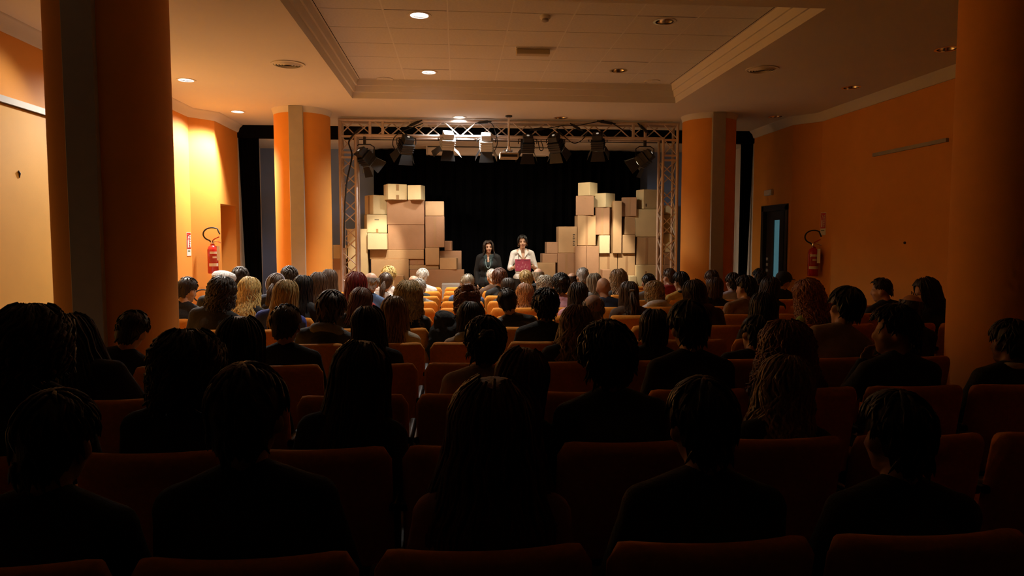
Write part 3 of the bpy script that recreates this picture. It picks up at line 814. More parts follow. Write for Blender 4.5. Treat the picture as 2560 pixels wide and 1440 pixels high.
# left: on the splayed wall piece
e = at_y(536, 683, 11.35)
extinguisher((e.x, 11.30, e.z), 0.1, 'red fire extinguisher hanging on the bright left wall', 1.02)
e = at_y(512, 745, 11.2)
extinguisher((e.x - .0, 11.12, max(0, e.z - .55)), 0.3, 'fire extinguisher low by the left wall, only its hose loop showing', .98)
e = at_x(2033, 690, XR - .12)
extinguisher((XR - .13, e.y, e.z), -.75, 'red fire extinguisher hanging on the dim right wall', 1.04)
def fire_sign(loc, rz, label, h=.36):
    w = h * .46; t = thing('fire_sign', label, 'sign', loc, rz)
    MB().b2((-w / 2, -.003, -h / 2), (w / 2, 0, h / 2)).build('plate', M_PAPER, t)
    r = MB().b2((-w / 2 + .008, -.005, -h * .20), (w / 2 - .008, -.003, h / 2 - .008)).build('red_field', M_SIGNR, t)
    p = MB(); p.b2((-w * .30, -.007, -h * .15), (-w * .08, -.005, h * .16)); p.b2((-w * .24, -.007, h * .16), (-w * .14, -.005, h * .24)); p.tube([(-w * .2, -.006, h * .24), (-w * .05, -.006, h * .36), (-w * .25, -.006, h * .40)], .006, 5); p.build('extinguisher_pictogram', M_PAPER, r)
    p = MB()
    for k in range(5):
        z = -h * .14 + k * h * .10; p.tube([(w * .12, -.006, z), (w * .26, -.006, z + h * .035), (w * .17, -.006, z + h * .065), (w * .30, -.006, z + h * .10)], .008, 5)
    p.build('flame_pictogram', M_PAPER, r)
    q = MB()
    for k in range(6): q.b2((-w * .30 + k * w * .1, -.005, -h * .32), (-w * .30 + k * w * .1 + w * .06, -.003, -h * .27))
    q.build('lettering', mat('green_ink', (.10, .22, .12), .6), t)
    return t
e = at_x(485, 610, XL)
fire_sign((XL + .001, min(e.y, 11.1), e.z), math.pi / 2, 'red and white extinguisher sign on the bright left wall')
e = at_x(2050, 560, XR)
fire_sign((XR - .001, min(e.y, 10.74), e.z), -math.pi / 2, 'red and white extinguisher sign on the dim right wall')
# ------------------------------------------------------------------ people: bodies
def skin(name, c): return mat('skin_' + name, c, .55, vary=.06, scale=30)
SKIN = {'fair': skin('fair', (.56, .33, .22)), 'tan': skin('tan', (.42, .22, .12)), 'dark': skin('dark', (.20, .10, .06))}  # the dark tone is skin with shade put into its colour
M_LIP = mat('lips', (.34, .08, .07), .45); M_EYE = mat('eye_dark', (.02, .012, .008), .15); M_BROW = mat('eyebrow', (.02, .012, .008), .8)
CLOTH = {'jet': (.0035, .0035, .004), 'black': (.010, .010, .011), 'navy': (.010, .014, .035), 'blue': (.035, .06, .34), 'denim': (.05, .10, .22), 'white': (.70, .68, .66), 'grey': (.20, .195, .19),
         'dkgrey': (.045, .045, .047), 'beige': (.44, .32, .24), 'brown': (.09, .05, .028), 'tan': (.26, .16, .085), 'pink': (.60, .32, .40), 'red': (.30, .018, .016),
         'green': (.22, .30, .05), 'lavender': (.42, .40, .50), 'teal': (.014, .030, .034), 'cream': (.55, .47, .34), 'ochre': (.62, .36, .06), 'rose': (.38, .18, .16)}
def cloth(n): return mat('cloth_' + n, CLOTH[n], .85, vary=.12, scale=22, bump=.25, bscale=45)
M_LEATHER = mat('black_leather', (.012, .014, .014), .38, vary=.2, scale=14, bump=.5, bscale=16)
M_TROUS = mat('dark_trousers', (.012, .012, .016), .85)
M_SHOE = mat('dark_shoe', (.01, .009, .008), .4)

def fuse(mb, name, voxel, smooth=4, mats=(), pick=None, jitter=None):
    me = mb.mesh(name + '_raw', M_WHITE)
    o = bpy.data.objects.new(name + '_raw', me); COL.objects.link(o)
    md = o.modifiers.new('r', 'REMESH'); md.mode = 'VOXEL'; md.voxel_size = voxel
    ms = o.modifiers.new('s', 'SMOOTH'); ms.factor = .5; ms.iterations = smooth
    dg = bpy.context.evaluated_depsgraph_get(); dg.update()
    out = bpy.data.meshes.new_from_object(o.evaluated_get(dg)); out.name = name
    bpy.data.objects.remove(o); bpy.data.meshes.remove(me)
    out.materials.clear()
    for m in mats: out.materials.append(m)
    for p in out.polygons:
        p.use_smooth = True
        p.material_index = pick(p.center) if pick else 0
    if jitter:
        for v in out.vertices: v.co = jitter(v.co)
    return out
def limb(mb, pts, rad, n=12):
    for i in range(len(pts) - 1):
        mb.tube([pts[i], pts[i + 1]], [rad[i], rad[i + 1]], n)
    for p, r in zip(pts, rad): mb.ell(p, (r, r, r), 12, 8)
def head_shapes(mb, M, fine=False):
    sc = M.to_scale()[0]; R = M.to_3x3(); P = lambda *p: M @ Vector(p)
    E = lambda c, r: mb.ell(P(*c), r, 20, 14, R)
    E((0, -.012, .033), (.073, .094, .084)); E((0, .022, -.02), (.060, .066, .095)); E((0, .052, -.088), (.032, .034, .026))
    mb.tube([P(0, .082, .022), P(0, .104, -.028)], [.007 * sc, .013 * sc], 10); E((0, .098, -.030), (.016, .013, .010))
    for s in (-1, 1):
        E((s * .074, -.004, -.012), (.012, .021, .032)); E((s * .034, .062, -.03), (.022, .02, .022)); E((s * .028, .078, .022), (.022, .009, .007))
    E((0, .084, -.058), (.021, .009, .006)); E((0, .083, -.066), (.018, .009, .006))
def hand(mb, wrist, d, palm_n, thumb_side, curl=.5, s=1.0):
    # wrist point, pointing direction, palm normal, side vector of the thumb
    wrist = Vector(wrist); d = Vector(d).normalized(); n = Vector(palm_n).normalized(); t = Vector(thumb_side).normalized()
    c = wrist + d * .045 * s
    R = Matrix((t, d, n)).transposed()
    mb.ell(c, (.040 * s, .050 * s, .014 * s), 14, 10, R)
    for k, (off, ln) in enumerate(((.028, .070), (.010, .078), (-.009, .072), (-.027, .056))):
        p = c + d * .040 * s + t * off * s; q = p; dd = d
        pts = [p]; 
        for j in range(3):
            a = curl * (.5 + .5 * j); dd = (d * math.cos(a) + n * math.sin(a)); q = q + dd * ln / 3 * s; pts.append(q)
        limb(mb, pts, [.0095 * s, .009 * s, .0085 * s, .007 * s], 8)
    p = wrist + d * .018 * s + t * .030 * s
    pts = [p, p + (t * .8 + d * .6) * .03 * s, p + (t * .5 + d * .9 + n * .4) * .062 * s]
    limb(mb, pts, [.013 * s, .011 * s, .008 * s], 8)

HEADC = Vector((0, -.045, 1.172)); HS = 1.12
def head_matrix(yaw, pitch, roll):
    return Matrix.Translation(HEADC) @ Euler((math.radians(pitch), math.radians(roll), math.radians(yaw)), 'XYZ').to_matrix().to_4x4() @ Matrix.Scale(HS, 4)
BODY_CACHE = {}
def seated_body(kind, yaw=0, pitch=0, roll=0, chin_hand=False):
    key = (kind, yaw, pitch, roll, chin_hand)
    if key in BODY_CACHE: return BODY_CACHE[key]
    k = 1.0 if kind == 'm' else .91
    def shapes(mb, g, sleeves_only=False):
        mb.ell((0, -.08, .53), (.175 + g, .12 + g, .12 + g)); mb.ell((0, -.095, .68), (.15 * k + g, .105 + g, .15))
        mb.ell((0, -.105, .84), (.172 * k + g, .108 + g, .16 + g))
        for s in (-1, 1):
            sh = (s * .178 * k, -.10, .955)
            mb.tube([(0, -.09, 1.02), sh], [.058 + g, .052 + g], 14); mb.ell(sh, (.056 + g,) * 3, 12, 8)
            el = (s * .235 * k, -.03, .70); wr = (s * .12, .17, .60)
            if chin_hand and s == -1: el = (-.21, .10, .74); wr = (-.075, .13, .97)
            limb(mb, [sh, el], [.052 + g, .042 + g]); limb(mb, [el, wr], [.042 + g, .030 + g * .7])
        return mb
    b = MB(); shapes(b, 0)
    M = head_matrix(yaw, pitch, roll)
    limb(b, [Vector((0, -.098, .98)), M @ Vector((0, -.022, -.06))], [.060 * k + .002, .052 * k], 14)
    head_shapes(b, M)
    for s in (-1, 1):
        if chin_hand and s == -1: hand(b, (-.075, .13, .97), (.25, -.2, 1), (.5, -.8, 0), (1, 0, 0), 1.0)
        else: hand(b, (s * .12, .17, .60), (-s * .35, 1, -.2), (0, 0, -1), (-s, 0, 0), .35)
        limb(b, [(s * .09, -.03, .525), (s * .12, .40, .50), (s * .12, .42, .10)], [.085, .06, .042])
        limb(b, [(s * .12, .40, .045), (s * .13, .56, .04)], [.042, .036])
    mats = [SKIN['fair'], M_TROUS]
    body = fuse(b, 'body', .0135, 3, mats, lambda c: 1 if (c.z < .56 and not (c.z > .555 and c.y > .1)) else 0)
    t = MB(); shapes(t, .013)
    t.tube([(0, -.095, 1.0), (0, -.085, 1.045)], [.075, .066], 16)
    rr = random.Random(hash(key) % 1000)
    top = fuse(t, 'top', .015, 3, [M_WHITE], None)
    # trim the top at hip height: keep
    BODY_CACHE[key] = (body, top, M); return BODY_CACHE[key]

# ------------------------------------------------------------------ hair
HAIRC = {'black': (.0075, .006, .005), 'dkbrown': (.022, .012, .007), 'brown': (.055, .027, .013), 'ltbrown': (.22, .13, .06), 'blonde': (.66, .47, .17), 'dblonde': (.38, .255, .10),
         'ginger': (.26, .10, .028), 'red': (.14, .010, .010), 'grey': (.27, .25, .23), 'white': (.55, .52, .47), 'auburn': (.085, .028, .014), 'rust': (.16, .055, .02), 'ash': (.24, .20, .14)}
def hair_mat(n):
    nm = 'hair_' + n
    if nm in MATS: return MATS[nm]
    c = HAIRC[n]; m = mat(nm, c, .42, spec=.4)
    nt = m.node_tree; b = nt.nodes['Principled BSDF']
    tc = nt.nodes.new('ShaderNodeTexCoord'); mp = nt.nodes.new('ShaderNodeMapping'); mp.inputs['Scale'].default_value = (110, 110, 9)
    nz = nt.nodes.new('ShaderNodeTexNoise'); nz.inputs['Scale'].default_value = 1.0; nz.inputs['Detail'].default_value = 3
    rp = nt.nodes.new('ShaderNodeValToRGB'); rp.color_ramp.elements[0].position = .32; rp.color_ramp.elements[1].position = .68
    rp.color_ramp.elements[0].color = (*[k * .5 for k in c], 1); rp.color_ramp.elements[1].color = (*[min(1, k * 1.55) for k in c], 1)
    nt.links.new(tc.outputs['Object'], mp.inputs['Vector']); nt.links.new(mp.outputs[0], nz.inputs['Vector']); nt.links.new(nz.outputs['Fac'], rp.inputs[0]); nt.links.new(rp.outputs[0], b.inputs['Base Color'])
    bp = nt.nodes.new('ShaderNodeBump'); bp.inputs['Strength'].default_value = .6; bp.inputs['Distance'].default_value = .006
    nt.links.new(nz.outputs['Fac'], bp.inputs['Height']); nt.links.new(bp.outputs[0], b.inputs['Normal'])
    return m
# style: length of back / side / front measured over the scalp, volume, wave, curl, locks
STY = {
 'short':   dict(back=.262, side=.172, front=.115, vol=.012, wave=.0, curl=.0, locks=150, lr=.007, ll=.055, tuft=.5),
 'crop':    dict(back=.252, side=.168, front=.10, vol=.009, wave=0, curl=0, locks=60, lr=.005, ll=.03, tuft=.3),
 'messy':   dict(back=.268, side=.18, front=.12, vol=.02, wave=.0, curl=.006, locks=190, lr=.007, ll=.06, tuft=.9),
 'bob':     dict(back=.30, side=.27, front=.10, vol=.020, wave=.004, curl=0, locks=110, lr=.008, flare=.12),
 'mid':     dict(back=.37, side=.34, front=.10, vol=.018, wave=.008, curl=0, locks=110, lr=.009, flare=.15),
 'midcurl': dict(back=.315, side=.29, front=.11, vol=.024, wave=.012, curl=.014, locks=150, lr=.010, flare=.28),
 'long':    dict(back=.52, side=.48, front=.10, vol=.016, wave=.006, curl=0, locks=120, lr=.009, flare=.22),
 'longwavy': dict(back=.50, side=.47, front=.10, vol=.022, wave=.022, curl=.006, locks=150, lr=.010, flare=.32),
 'fluffy':  dict(back=.36, side=.34, front=.11, vol=.034, wave=.012, curl=.010, locks=170, lr=.010, flare=.38),
 'curly':   dict(back=.30, side=.27, front=.12, vol=.030, wave=.008, curl=.018, locks=230, lr=.010, flare=.25),
 'bigcurl': dict(back=.42, side=.40, front=.12, vol=.048, wave=.012, curl=.022, locks=300, lr=.011, flare=.45),
 'tight':   dict(back=.245, side=.19, front=.105, vol=.010, wave=0, curl=0, locks=40, lr=.006, ll=.10, tuft=.05),
 'fringe':  dict(back=.25, side=.168, front=.02, vol=.009, wave=0, curl=0, locks=60, lr=.005, ll=.03, tuft=.2, t0=.115),
}
def hair_pt(phi, s, vol, d):
    # phi 0 = back, +-pi = front; s = length along the scalp from the crown
    Rm = .098; th = s / Rm; thm = 1.80
    ax, by, cz = .0745 + vol, .0960 + vol, .0865 + vol
    t2 = min(th, thm)
    dx, dy = math.sin(phi), -math.cos(phi)
    x = ax * math.sin(t2) * dx; y = by * math.sin(t2) * dy; z = .033 + cz * math.cos(t2)
    if th > thm:
        e = s - thm * Rm; z -= e
        fl = 1 + d.get('flare', 0) * min(1, e / .22); x *= fl
        y *= 1 + .25 * d.get('flare', 0) * min(1, e / .22)
        down = max(0, min(1, (-z - .10) / .10)); y -= .055 * down * max(0, math.cos(phi)) ; 
        x *= 1 + .10 * down
    return Vector((x, y, z))
def hair_len(phi, d):
    a = abs(phi)
    def sm(u): u = max(0, min(1, u)); return u * u * (3 - 2 * u)
    b = d['back'] + (d['side'] - d['back']) * sm((a - .5) / .9)
    return b + (d['front'] - b) * sm((a - d.get('open', 1.95)) / .35)
HAIR_CACHE = {}
def make_hair(style, seed=0, extra=None):
    key = (style, seed, str(extra))
    if key in HAIR_CACHE: return HAIR_CACHE[key]
    d = dict(STY[style]); d.update(extra or {})
    rg = random.Random(seed * 77 + len(style)); mb = MB()
    NP, NT = 72, 22; t0 = d.get('t0', 0.0)
    ph = [rg.uniform(0, 6.28) for _ in range(6)]
    rag = [1 + rg.uniform(-.07, .03) * (1 if d['back'] > .25 else .6) for _ in range(NP)]
    def ridge(phi): return .5 * math.sin(phi * 17 + ph[0]) + .35 * math.sin(phi * 29 + ph[1]) + .3 * math.sin(phi * 11 + ph[2])
    lump = d['curl'] * .35 + .0015
    vs = []
    for j in range(NT + 1):
        for i in range(NP):
            phi = -math.pi + 2 * math.pi * i / NP
            S = hair_len(phi, d) * rag[i]; s = t0 + (S - t0) * (j / NT) if S > t0 else S
            v = d['vol'] * (.75 + .25 * math.sin(min(1, s / .12) * 1.57)) + lump * ridge(phi) * min(1, s / .06) + (rg.uniform(-1, 1) * d['curl'] * .35)
            p = hair_pt(phi, s, v, d)
            w = d['wave'] * min(1, max(0, s - .1) / .1) * math.sin(s * 42 + ph[3] + phi * 3)
            p.x += w * math.cos(phi); p.y += w * math.sin(phi)
            vs.append(p)
    fs = [(j * NP + i, j * NP + (i + 1) % NP, (j + 1) * NP + (i + 1) % NP, (j + 1) * NP + i) for j in range(NT) for i in range(NP)]
    mb.add(vs, fs)
    tuft = d.get('tuft')
    for _ in range(d['locks']):
        phi = rg.uniform(-math.pi, math.pi); S = hair_len(phi, d)
        if tuft is not None:
            if S - t0 < .03: continue
            s0 = rg.uniform(t0, max(t0 + .01, S - d['ll'] * .6)); pts = []; n = 5
            dphi = rg.uniform(-.35, .35)
            for k in range(n):
                u = k / (n - 1); p = hair_pt(phi + dphi * u, s0 + d['ll'] * u, d['vol'] + .002 + tuft * .012 * u * rg.uniform(.4, 1), d)
                if d['curl']: p += Vector((rg.uniform(-1, 1), rg.uniform(-1, 1), rg.uniform(-1, 1))) * d['curl']
                pts.append(p)
            mb.tube(pts, [d['lr'] * q for q in (.7, 1, .9, .6, .15)], 5, False)
        else:
            if S < .2: continue
            s0 = rg.uniform(.03, .12); s1 = S * rg.uniform(.88, 1.05); n = 12 if d['curl'] else 9; pts = []
            p0, p1 = rg.uniform(0, 6.28), rg.uniform(.85, 1.15); vo = d['vol'] + rg.uniform(-.002, .006)
            for k in range(n):
                u = k / (n - 1); s = s0 + (s1 - s0) * u; p = hair_pt(phi, s, vo, d)
                w = d['wave'] * 1.2 * min(1, max(0, s - .08) / .1); a = s * 42 * p1 + ph[3] + phi * 3
                p.x += w * math.sin(a) * math.cos(phi); p.y += w * math.sin(a) * math.sin(phi)
                if d['curl']:
                    a = s * 95 + p0; q = d['curl'] * min(1, u * 3)
                    p += Vector((math.cos(phi) * math.cos(a), math.sin(phi) * math.cos(a), math.sin(a) * .6)) * q + Vector((math.sin(phi), -math.cos(phi), 0)) * (q * .5 * math.sin(a))
                pts.append(p)
            r = d['lr']; mb.tube(pts, [r * (.5 + .5 * min(1, 4 * k / n)) * (1 - .75 * max(0, k / (n - 1) - .6) / .4) for k in range(n)], 5, False)
    for e in d.get('tail', ()):           # bundles: (start, end, spread, radius, count)
        a, b, sp, r, cnt = e
        for _ in range(cnt):
            o = Vector((rg.uniform(-1, 1), rg.uniform(-1, 1), rg.uniform(-.4, .4)))
            pts = []
            for k in range(9):
                u = k / 8; p = Vector(a).lerp(Vector(b), u); bul = sp * (.25 + .9 * math.sin(min(1, u * 1.25) * math.pi * .75)) 
                p += o * bul + Vector((0, -.035 * math.sin(u * math.pi), 0)); p.x += .006 * math.sin(u * 9 + o.x * 5); pts.append(p)
            mb.tube(pts, [r * q for q in (.8, 1, 1, 1, 1, .95, .8, .6, .2)], 5, False)
    for c, R0, r, cnt in d.get('knot', ()):      # coiled knots of hair
        for k in range(cnt):
            ax = Euler((rg.uniform(-.9, .9), rg.uniform(-.9, .9), rg.uniform(0, 3))).to_matrix(); rr = R0 * rg.uniform(.55, 1)
            mb.tube([Vector(c) + ax @ Vector((rr * math.cos(q * .6283), rr * math.sin(q * .6283), rg.uniform(-.006, .006))) for q in range(10)], r, 5, False, closed=True)
    me = mb.mesh('hair', hair_mat('black'))
    for p in me.polygons: p.use_smooth = True
    HAIR_CACHE[key] = me; return me
def setm(o, m):
    o.material_slots[0].link = 'OBJECT'; o.material_slots[0].material = m
PONY = {'tail': (((0, -.105, .03), (0, -.15, -.20), .022, .010, 26),)}
HALFUP = {'tail': (((0, -.125, .035), (.005, -.165, -.20), .026, .009, 26),)}
BUN = {'knot': (((0, -.125, .06), .035, .011, 18),)}
TOPKNOT = {'knot': (((0, -.07, .115), .045, .013, 26), ((.03, -.10, .07), .035, .012, 14), ((-.03, -.11, .06), .035, .012, 14))}

PEOPLE_ROOT = []
def torus(mb, c, R0, r0, sx=1, sy=1, n=20, m=8, R=None):
    pts = [Vector(c) + (R or Matrix.Identity(3)) @ Vector((R0 * sx * math.cos(2 * math.pi * k / n), R0 * sy * math.sin(2 * math.pi * k / n), 0)) for k in range(n)]
    mb.tube(pts, r0, m, False, closed=True)
USED = {}
def audience(px, ytop, row, kind, style, hc, top, label, vol=None, yaw=0, roll=0, pitch=0, sk='fair', seed=None, extra=None, add=(), leather=False, chin=False, sway=None):
    d = STY[style] if style else None
    ex = dict(extra or {})
    if vol is not None: ex['vol'] = vol
    v = (ex.get('vol', d['vol']) if d else 0) + .003
    body, topm, M = seated_body(kind, yaw, pitch, roll, chin)
    Yh = row_y(row) - BACK_OFF + HEADC.y
    h = at_y(px, ytop, Yh - .03)
    best = min([n for n in range(-5, 9) if (row, n) not in USED], key=lambda n: abs(seat_x(n) - h.x))
    if abs(seat_x(best) - h.x) > .33: print('FAR', row, round(seat_x(best) - h.x, 2), label)
    if USED.get((row, best)): print('SEAT CLASH', row, best, label, '|', USED[(row, best)])
    USED[(row, best)] = label
    dx = h.x - seat_x(best); hipx = seat_x(best) + max(-.08, min(.08, dx * .4)); lean = math.asin(max(-.3, min(.3, (h.x - hipx) / .72)))
    tz = h.z - v * HS; base = HEADC.z + .117 * HS
    s = max(.93, min(1.06, 1 + .6 * (tz - base) / base))
    t = thing('person', label, 'person', (hipx - .5 * math.tan(lean), row_y(row) - BACK_OFF, tz - base * s * math.cos(lean)), group='seated audience')
    t.rotation_euler = (0, lean, 0); t.scale = (s, s, s)
    b = ob('body', body, t); setm(b, SKIN[sk])
    c = ob('top', topm, t); setm(c, M_LEATHER if leather else cloth(top))
    if style:
        hh = ob('hair', make_hair(style, seed if seed is not None else (int(px) % 3), ex or None), t)
        hh.matrix_local = M; setm(hh, hair_mat(hc))
    for a in add:
        if a[0] == 'hood':
            m = MB(); torus(m, (0, -.118, 1.02), .098, .038, 1.05, .85, R=Euler((-.5, 0, 0)).to_matrix()); m.build('hood', cloth(a[1]), t, True)
        elif a[0] == 'collar':
            m = MB(); torus(m, (0, -.09, 1.04), .066, .020, 1.05, .95, R=Euler((-.2, 0, 0)).to_matrix()); m.build('collar', cloth(a[1]), t, True)
        elif a[0] == 'scarf':
            m = MB(); torus(m, (0, -.085, 1.05), .075, .032, 1.05, .95, R=Euler((-.2, .1, 0)).to_matrix()); m.build('scarf', cloth(a[1]), t, True)
        elif a[0] == 'band':
            m = MB(); torus(m, (0, -.02, .03), .098, .010, .90, 1.12, 24, 6, R=Euler((math.radians(62), 0, 0)).to_matrix()); o = m.build('headband', cloth(a[1]), t, True); o.matrix_local = M
        elif a[0] == 'clip':
            o = MB().box((0, -.13, .045), (.05, .014, .018)).build('hair_clip', M_GREYM, t, bevel=.005); o.matrix_local = M
        elif a[0] == 'hat':
            m = MB(); m.lathe([(.088, .055), (.115, .075), (.122, .10), (.105, .13), (.06, .148), (.012, .152)], 28); m.lathe([(.086, .03), (.092, .04), (.092, .06), (.086, .065)], 28, cap=False); o = m.build('hat', mat('white_wool', (.72, .70, .68), .95, vary=.15, scale=60, bump=1.0, bscale=70), t, True)
            o.matrix_local = M @ Matrix.Translation((0, -.01, 0)) @ Matrix.Rotation(.12, 4, 'X')
        elif a[0] == 'cap':
            m = MB(); m.ell((0, -.012, .05), (.092, .112, .085)); m.prism([(-.06, .08), (.06, .08), (.045, .17), (0, .185), (-.045, .17)], .045, .053); o = m.build('cap', cloth('black'), t, True); o.matrix_local = M
        elif a[0] == 'glasses':
            m = MB()
            for q in (-1, 1):
                torus(m, (q * .032, .103, .008), .024, .0025, 1, 1, 14, 5, R=Euler((math.pi / 2, 0, 0)).to_matrix()); m.tube([(q * .056, .10, .01), (q * .077, .0, .012)], .0025, 5)
            m.tube([(-.008, .106, .01), (.008, .106, .01)], .0025, 5); o = m.build('glasses', M_BLACKM, t, True); o.matrix_local = M
        elif a[0] == 'letters':
            m = MB()
            for q in range(3):
                x = -.07 + q * .055
                m.b2((x, -.236, .80), (x + .008, -.226, .86)); m.b2((x, -.236, .852), (x + .035, -.226, .86)); m.b2((x, -.236, .827), (x + .028, -.226, .834))
                if q != 1: m.b2((x, -.236, .80), (x + .035, -.226, .807))
            m.build('lettering', M_PAPER, t)
        elif a[0] == 'stripes':
            m = MB()
            for q in range(4):
                z = .80 + q * .05; n = 14; ring_ = []
                m.tube([((.195 * math.sin(w)), -.105 - .126 * math.cos(w), z) for w in [(-1.1 + 2.2 * k / n) for k in range(n + 1)]], .006, 5)
            m.build('stripe', cloth(a[1]), t, True)
    PEOPLE_ROOT.append(t); return t
# ------------------------------------------------------------------ the audience, back rows first
A = audience
# row 0
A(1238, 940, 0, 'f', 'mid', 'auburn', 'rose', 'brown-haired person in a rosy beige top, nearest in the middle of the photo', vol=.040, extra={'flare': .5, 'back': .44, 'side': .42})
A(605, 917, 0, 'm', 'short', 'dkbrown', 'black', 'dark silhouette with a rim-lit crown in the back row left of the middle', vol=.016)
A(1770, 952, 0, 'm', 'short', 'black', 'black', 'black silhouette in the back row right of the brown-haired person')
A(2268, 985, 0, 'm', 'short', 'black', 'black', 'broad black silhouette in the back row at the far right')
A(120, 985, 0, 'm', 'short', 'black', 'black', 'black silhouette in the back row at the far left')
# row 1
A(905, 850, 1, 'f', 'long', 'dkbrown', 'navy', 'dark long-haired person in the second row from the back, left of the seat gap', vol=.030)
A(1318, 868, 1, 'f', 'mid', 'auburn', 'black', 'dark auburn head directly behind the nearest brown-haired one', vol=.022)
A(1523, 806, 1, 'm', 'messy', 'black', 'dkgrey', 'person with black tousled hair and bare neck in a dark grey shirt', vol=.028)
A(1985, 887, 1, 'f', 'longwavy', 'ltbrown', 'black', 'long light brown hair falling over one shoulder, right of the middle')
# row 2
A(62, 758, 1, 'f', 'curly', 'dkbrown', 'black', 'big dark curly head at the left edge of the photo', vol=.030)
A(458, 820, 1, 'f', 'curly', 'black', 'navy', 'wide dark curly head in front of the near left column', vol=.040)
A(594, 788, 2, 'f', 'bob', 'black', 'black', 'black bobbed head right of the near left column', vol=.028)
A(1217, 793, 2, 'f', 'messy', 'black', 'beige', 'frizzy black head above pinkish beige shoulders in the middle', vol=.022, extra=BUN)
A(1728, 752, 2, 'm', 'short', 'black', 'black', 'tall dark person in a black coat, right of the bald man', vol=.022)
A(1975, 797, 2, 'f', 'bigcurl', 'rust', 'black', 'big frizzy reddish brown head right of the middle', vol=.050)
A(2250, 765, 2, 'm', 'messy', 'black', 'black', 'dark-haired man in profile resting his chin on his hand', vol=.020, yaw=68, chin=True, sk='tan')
A(2545, 800, 2, 'm', 'short', 'black', 'black', 'person coloured dark for shade, with a pale collar at the right edge of the photo', sk='dark', add=(('collar', 'white'),))  # dark skin and black top carry the shade at this edge
# row 3
A(160, 783, 2, 'f', 'long', 'black', 'black', 'dark long-haired head half behind the big curly one at left', vol=.014)
A(335, 777, 3, 'm', 'crop', 'black', 'navy', 'close-cropped head silhouetted against the near left column', vol=.012)
A(711, 761, 3, 'm', 'crop', 'dkbrown', 'black', 'round dark cropped head in front of the blue top', vol=.016)
A(917, 763, 3, 'f', 'mid', 'black', 'black', 'black shoulder-length head left of the pale brown long hair', vol=.022)
A(1448, 761, 3, 'f', 'longwavy', 'ltbrown', 'black', 'long wavy light brown hair with lit ends, just right of the middle', vol=.018)
A(1643, 772, 3, 'f', 'bob', 'dkbrown', 'black', 'small dark bobbed head in a black top, right of the bald man', vol=.010)
A(1905, 790, 3, 'm', 'short', 'black', 'black', 'low dark head beside the frizzy reddish one', vol=.012)
A(2127, 718, 3, 'm', 'short', 'black', 'beige', 'black-haired person in a dim beige shirt near the right column', vol=.022, extra={'back': .25})
# row 4
A(828, 726, 4, 'm', 'short', 'brown', 'dkgrey', 'brown-haired person in a grey hooded top, left of the red hair', vol=.030, add=(('hood', 'grey'),))
A(985, 738, 4, 'f', 'long', 'ltbrown', 'cream', 'smooth light brown long hair lit along its right side', vol=.020)
A(1179, 752, 4, 'f', 'bob', 'dkbrown', 'tan', 'dark head above a greyish tan hooded jacket near the middle', vol=.024, add=(('hood', 'grey'),))
A(1366, 722, 4, 'm', 'messy', 'black', 'black', 'black tousled head and black jacket, middle of the hall', vol=.018)
A(1482, 736, 4, 'm', 'crop', 'grey', 'black', 'large bald head in the middle of the hall behind long wavy hair', vol=.002, extra={'t0': .10, 'front': .02})
A(1917, 728, 4, 'f', 'long', 'black', 'black', 'long black hair in front of the curly light brown head', vol=.020)
A(2287, 733, 4, 'm', 'fringe', 'dkbrown', 'black', 'balding head below the woman with glasses at right', sk='tan')
# row 5
A(553, 690, 5, 'f', 'midcurl', 'dkbrown', 'black', 'dark brown curled bob above a black coat with pale collar, left', vol=.022, add=(('collar', 'grey'),))
A(714, 698, 5, 'f', 'long', 'dblonde', 'blue', 'light brown long hair over a bright blue top', vol=.016)
A(908, 718, 5, 'f', 'mid', 'auburn', 'black', 'dark reddish brown head in front of the red-haired woman', vol=.014)
A(1021, 699, 5, 'f', 'fluffy', 'dblonde', 'black', 'fluffy dark blonde hair above a black leather jacket', leather=True)
A(1168, 712, 5, 'f', 'curly', 'rust', 'brown', 'auburn curls tied up in a knot near the empty seats', extra=TOPKNOT, vol=.022)
A(1264, 720, 5, 'm', 'crop', 'black', 'dkgrey', 'shiny black cropped hair above a dark grey leather jacket', leather=True, vol=.010)
A(1737, 698, 5, 'f', 'mid', 'dkbrown', 'brown', 'smooth dark brown hair above a dark brown coat, right of middle', vol=.016, add=(('hood', 'brown'),))
A(2020, 696, 5, 'f', 'bigcurl', 'ginger', 'green', 'long ginger-brown curls over a green top at right', vol=.034)
A(2316, 694, 5, 'f', 'long', 'black', 'black', 'long black hair and glasses in profile beside the right column', yaw=72, add=(('glasses',),))
# row 6
A(466, 693, 6, 'm', 'crop', 'dkbrown', 'black', 'cropped man half hidden by the near left column', yaw=-20)
A(623, 691, 6, 'f', 'longwavy', 'blonde', 'black', 'long wavy golden blonde hair at left', vol=.018)
A(756, 687, 6, 'f', 'long', 'black', 'black', 'long straight black hair beside the light brown long hair', vol=.008)
A(889, 678, 6, 'f', 'long', 'red', 'red', 'bright red long hair by the left truss post', vol=.016)
A(1447, 704, 6, 'f', 'mid', 'dkbrown', 'pink', 'smooth dark brown hair above a pink top', vol=.014)
A(1574, 702, 6, 'f', 'long', 'brown', 'brown', 'brown half-up ponytail above brown shoulders', vol=.012, extra={'tail': HALFUP['tail'], 'back': .36, 'side': .36}, add=(('clip',),))
A(1869, 689, 6, 'm', 'short', 'black', 'tan', 'black-haired man with bare ear in a brown sweater, right', yaw=28, vol=.012)
A(2207, 695, 6, 'm', 'crop', 'dkbrown', 'black', 'man with short hair in a striped top against the orange right wall', yaw=50, add=(('stripes', 'grey'),))
